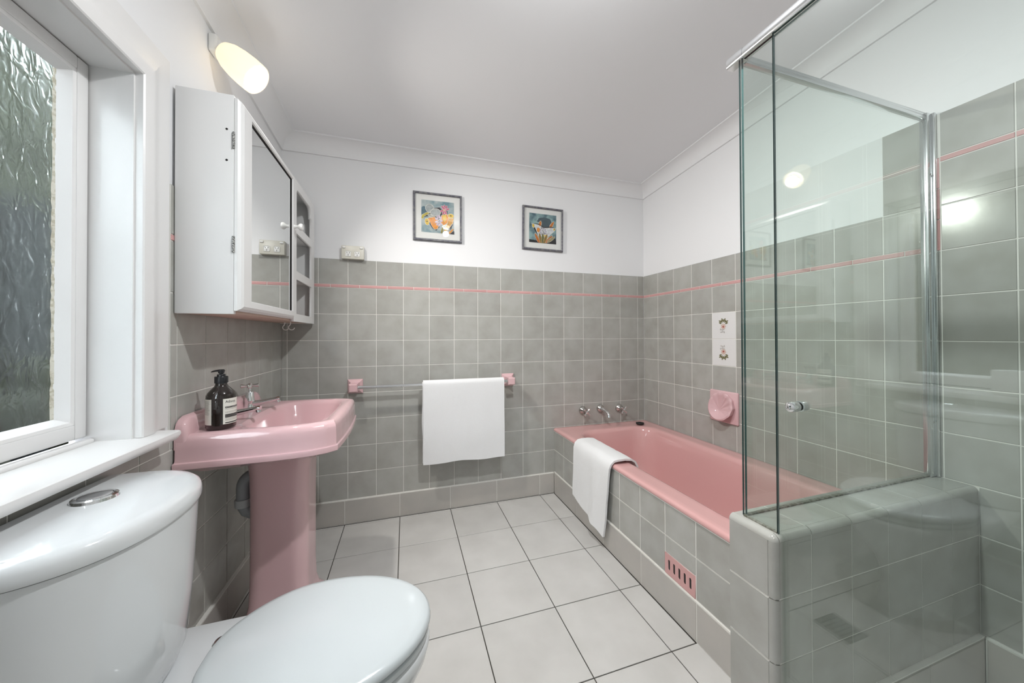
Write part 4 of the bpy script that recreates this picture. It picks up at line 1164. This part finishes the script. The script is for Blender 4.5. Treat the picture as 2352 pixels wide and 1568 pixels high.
for j in range(J - 1):
    for i in (0, I - 1): bm.faces.new((V[0][j][i], V[0][j+1][i], V[1][j+1][i], V[1][j][i]))
for i in range(I - 1):
    for j in (0, J - 1): bm.faces.new((V[0][j][i], V[0][j][i+1], V[1][j][i+1], V[1][j][i]))
obj('terry_cloth', bm, TOWELR, t2, smooth=70)
bm = new_bm(); zz = 0.150
vs = [[bm.verts.new((-0.7835 - 0.0005 * k - 0.014 * math.exp(-((u - 0.70) / 0.10) ** 2) * 0.9, -0.352 - 0.335 * u, 0.168 - 0.010 * k - 0.055 * u)) for u in [q / 30 for q in range(31)]] for k in (0, 1)]
for q in range(30): bm.faces.new((vs[0][q], vs[0][q+1], vs[1][q+1], vs[1][q]))
bm.free()

# ================================================================== PICTURES
def picture(x0, x1, z0, z1, shapes, ground, label, tilt=0.0):
    p = thing('picture', label, 'picture', ((x0 + x1) / 2, 0.0, z0), 'two small framed pictures')
    cx_, cz_ = (x0 + x1) / 2, (z0 + z1) / 2; hw, hh = (x1 - x0) / 2, (z1 - z0) / 2
    def pl(u, v, y_): 
        c, s = math.cos(tilt), math.sin(tilt)
        return (cx_ + u * c - v * s, y_, cz_ + u * s + v * c)
    fwid = 0.0125
    bm = new_bm()
    def rg(d, y_): return [pl(u, v, y_) for u, v in ((-hw + d, -hh + d), (hw - d, -hh + d), (hw - d, hh - d), (-hw + d, hh - d))]
    ring_loft(bm, [rg(fwid, WH - 0.001), rg(0, WH - 0.001), rg(0, -0.009), rg(0.003, -0.013), rg(fwid - 0.004, -0.013), rg(fwid, -0.009), rg(fwid, WH - 0.001)], False, False)
    obj('frame', bm, FRAME, p, smooth=20)
    bm = new_bm(); bm.faces.new([bm.verts.new(q) for q in rg(fwid - 0.002, -0.001)]); obj('mat_board', bm, MATB, p, smooth=0)
    aw, ah, av = 0.100, 0.100, 0.003
    bm = new_bm(); bm.faces.new([bm.verts.new(pl(u, v + av, -0.0016)) for u, v in ((-aw, -ah), (aw, -ah), (aw, ah), (-aw, ah))])
    pa = obj('painting', bm, ground, p, smooth=0)
    mats = []; bm = new_bm(); lay = 0
    for colr, pts in shapes:
        if colr not in mats: mats.append(colr)
        lay += 1
        f = bm.faces.new([bm.verts.new(pl(max(-aw, min(aw, u * aw)), max(-ah, min(ah, v * ah)) + av, -0.0018 - 0.00004 * lay)) for u, v in pts])
        f.material_index = mats.index(colr)
    bmesh.ops.triangulate(bm, faces=bm.faces[:])
    obj('painted_shapes', bm, [pmat(c) for c in mats], pa, smooth=0, recalc=False)
    bm = new_bm(); box(bm, pl(-hw + fwid - 0.001, -hh + fwid - 0.001, -0.0072), pl(hw - fwid + 0.001, hh - fwid + 0.001, -0.0060)); obj('picture_glazing', bm, PGLASS, p, smooth=0)
_pm = {}
def pmat(c):
    if c not in _pm:
        l1 = lin(c); l2 = tuple(v * 0.72 for v in l1[:3])
        _pm[c] = mat('watercolour_%02x%02x%02x' % c, l1, 0.7, noise=(l2, 70, 3, 0.35, 0.7))
    return _pm[c]
def ell(cx_, cy_, a, b, ang=0, n=16, point=1.0):
    o_ = []
    for k in range(n):
        t_ = 2 * PI * k / n; u = a * math.cos(t_); v = b * math.sin(t_) * (1 - 0.5 * (1 - point) * (1 + math.cos(t_)))
        o_.append((cx_ + u * math.cos(R(ang)) - v * math.sin(R(ang)), cy_ + u * math.sin(R(ang)) + v * math.cos(R(ang))))
    return o_
def grow(pts, k):
    cx_ = sum(p[0] for p in pts) / len(pts); cy_ = sum(p[1] for p in pts) / len(pts)
    o_ = []
    for x_, y_ in pts:
        d = Vector((x_ - cx_, y_ - cy_)); d = d * (1 + k / max(d.length, 1e-4)); o_.append((cx_ + d.x, cy_ + d.y))
    return o_
def outlined(lst, c, pts, line=(226, 226, 214), k=0.03):
    lst.append((line, grow(pts, k))); lst.append((c, pts))
DKB, ORG, YEL, PNK, LIL, GRYP, WHT, TEAL, GRN, BLK = (52, 52, 58), (232, 150, 50), (232, 196, 74), (205, 110, 140), (205, 190, 205), (175, 182, 180), (214, 218, 220), (120, 158, 160), (150, 140, 62), (22, 22, 26)
G1 = mat('watercolour_ground_pale', lin((176, 186, 186)), 0.7, noise=(lin((105, 140, 150)), 16, 3, 0.42, 0.66))
G2 = mat('watercolour_ground_teal', lin((142, 172, 172)), 0.7, noise=(lin((66, 96, 108)), 16, 3, 0.42, 0.62))
S = []
S.append(((86, 116, 130), ell(-0.85, 0.25, 0.2, 0.35)))
S.append((DKB, [(-0.25, 0.55), (0.1, 0.62), (0.42, 0.35), (0.55, 0.72), (0.62, 0.2), (0.3, -0.1), (-0.2, -0.15), (-0.8, 0.1), (-0.95, -0.1), (-0.4, 0.05), (0.05, 0.1)]))
outlined(S, (168, 176, 176), ell(-0.50, 0.50, 0.24, 0.24)); outlined(S, (178, 184, 184), ell(-0.15, 0.28, 0.30, 0.22, 10))
outlined(S, (172, 178, 172), ell(-0.42, 0.02, 0.28, 0.07, -30))
outlined(S, (196, 178, 70), [(-1, -0.15), (-0.95, 0.05), (-0.7, 0.22), (-0.5, 0.22), (-0.62, 0.12), (-0.8, 0.0), (-0.92, -0.2)])
for a in (20, 60, 95, 130, 200, 245, 290): outlined(S, PNK, ell(0.42 + 0.15 * math.cos(R(a)), 0.48 + 0.18 * math.sin(R(a)), 0.15, 0.075, a, 12, 0.8), k=0.018)
S.append(((228, 190, 150), ell(0.38, 0.46, 0.06, 0.06)))
S.append((DKB, [(-0.62, -0.22), (-0.3, -0.15), (-0.05, -0.35), (0.1, -0.62), (-0.1, -0.86), (-0.35, -0.72), (-0.5, -0.5)]))
outlined(S, ORG, [(-0.60, -0.12), (-0.2, -0.02), (0.0, -0.2), (0.05, -0.45), (-0.02, -0.72), (-0.2, -0.78), (-0.34, -0.62), (-0.5, -0.3), (-0.7, -0.4)])
outlined(S, YEL, ell(-0.66, -0.35, 0.12, 0.2, 10)); S.append((BLK, ell(-0.66, -0.34, 0.04, 0.04, 0, 8)))
S.append((DKB, [(0.62, 0.25), (0.98, 0.2), (0.98, -0.25), (0.8, -0.7), (0.6, -0.75), (0.72, -0.3)]))
outlined(S, ORG, [(0.22, 0.1), (0.58, 0.22), (0.66, 0.0), (0.6, -0.3), (0.35, -0.5), (0.18, -0.3)])
outlined(S, YEL, [(0.28, 0.15), (0.5, 0.2), (0.52, -0.1), (0.4, -0.3), (0.3, -0.15)], k=0.0)
outlined(S, YEL, ell(0.80, 0.14, 0.18, 0.13, 0)); S.append((BLK, ell(0.80, 0.15, 0.045, 0.045, 0, 8)))
outlined(S, (214, 160, 66), [(0.66, -0.02), (0.98, 0.0), (0.92, -0.3), (0.7, -0.6), (0.5, -0.85), (0.4, -0.65), (0.6, -0.35)])
for a in range(0, 360, 40): S.append((LIL, ell(0.05 + 0.14 * math.cos(R(a)), -0.22 + 0.26 * math.sin(R(a)), 0.11, 0.07, a, 10)))
for k in range(7): S.append((BLK, ell(0.02 + 0.06 * (k % 2), -0.02 - 0.07 * k, 0.02, 0.03, 20 * k, 7)))
for k, (u, a) in enumerate(((0.25, 80), (0.42, 70), (0.62, 55), (0.82, 48))): outlined(S, (GRN, (214, 160, 60), (190, 186, 180), (226, 150, 60))[k], ell(u, -0.82, 0.22, 0.06, a, 12, 0.7), k=0.014)
S.append((DKB, [(0.7, -1), (1, -0.8), (1, -1)]))
picture(-1.676, -1.378, 1.667, 1.9665, S, G1, 'framed watercolour of an orange butterfly with a pink flower, nearer the cabinet')
S = []
S.append(((72, 92, 100), [(-0.45, 0.45), (-0.3, 0.7), (0.1, 0.8), (0.55, 0.7), (0.7, 0.35), (0.4, 0.0), (0.1, -0.1), (-0.1, 0.1), (-0.2, 0.4)]))
S.append((BLK, [(-1, -0.8), (-0.3, -0.85), (0.3, -0.8), (0.95, -0.6), (1, -0.85), (1, -1), (-1, -1)]))
outlined(S, (206, 122, 40), ell(-0.22, 0.28, 0.24, 0.12, 75, 14, 0.6)); outlined(S, (206, 122, 40), ell(0.66, 0.32, 0.28, 0.11, 58, 14, 0.6))
S.append((DKB, [(-0.8, 0.32), (-0.2, 0.22), (0.1, 0.05), (0.5, 0.12), (0.95, 0.15), (0.6, 0.2), (0.1, 0.12), (-0.3, 0.3)]))
outlined(S, WHT, [(-0.85, 0.28), (-0.3, 0.18), (0.05, 0.0), (0.06, -0.4), (-0.1, -0.55), (-0.35, -0.5), (-0.5, -0.25), (-0.6, 0.05)])
outlined(S, WHT, [(0.05, 0.02), (0.4, 0.06), (0.97, 0.12), (0.85, -0.1), (0.55, -0.35), (0.3, -0.6), (0.1, -0.5)])
outlined(S, YEL, ell(-0.70, 0.14, 0.08, 0.12, 10)); outlined(S, YEL, ell(0.84, 0.02, 0.07, 0.07)); S.append((BLK, ell(0.86, 0.06, 0.03, 0.04, 0, 8)))
S.append((ORG, ell(-0.33, -0.12, 0.12, 0.16)))
for a in range(0, 360, 36): S.append(((168, 160, 182), ell(0.0 + 0.22 * math.cos(R(a)), -0.18 + 0.2 * math.sin(R(a)), 0.07, 0.035, a, 8)))
for k in range(9): S.append((DKB, ell(-0.15 + 0.3 * ((k * 37) % 10) / 10, -0.4 + 0.5 * ((k * 53) % 10) / 10, 0.05, 0.014, 40 * k, 7)))
outlined(S, YEL, ell(0.22, -0.52, 0.16, 0.08, -30)); S.append((BLK, ell(0.24, -0.50, 0.035, 0.03, 0, 8)))
for u, a, c in ((-0.55, 118, (196, 112, 36)), (-0.25, 102, (150, 120, 50)), (0.0, 92, (110, 112, 58)), (0.25, 70, (150, 120, 50)), (0.6, 48, (196, 112, 36)), (0.8, 36, (160, 150, 110))):
    outlined(S, c, ell(u * 0.75, -0.70, 0.36, 0.11, a, 14, 0.7), k=0.018)
picture(-0.970, -0.672, 1.660, 1.9565, S, G2, 'framed watercolour of a white butterfly with orange leaves, nearer the bath corner', R(-0.6))
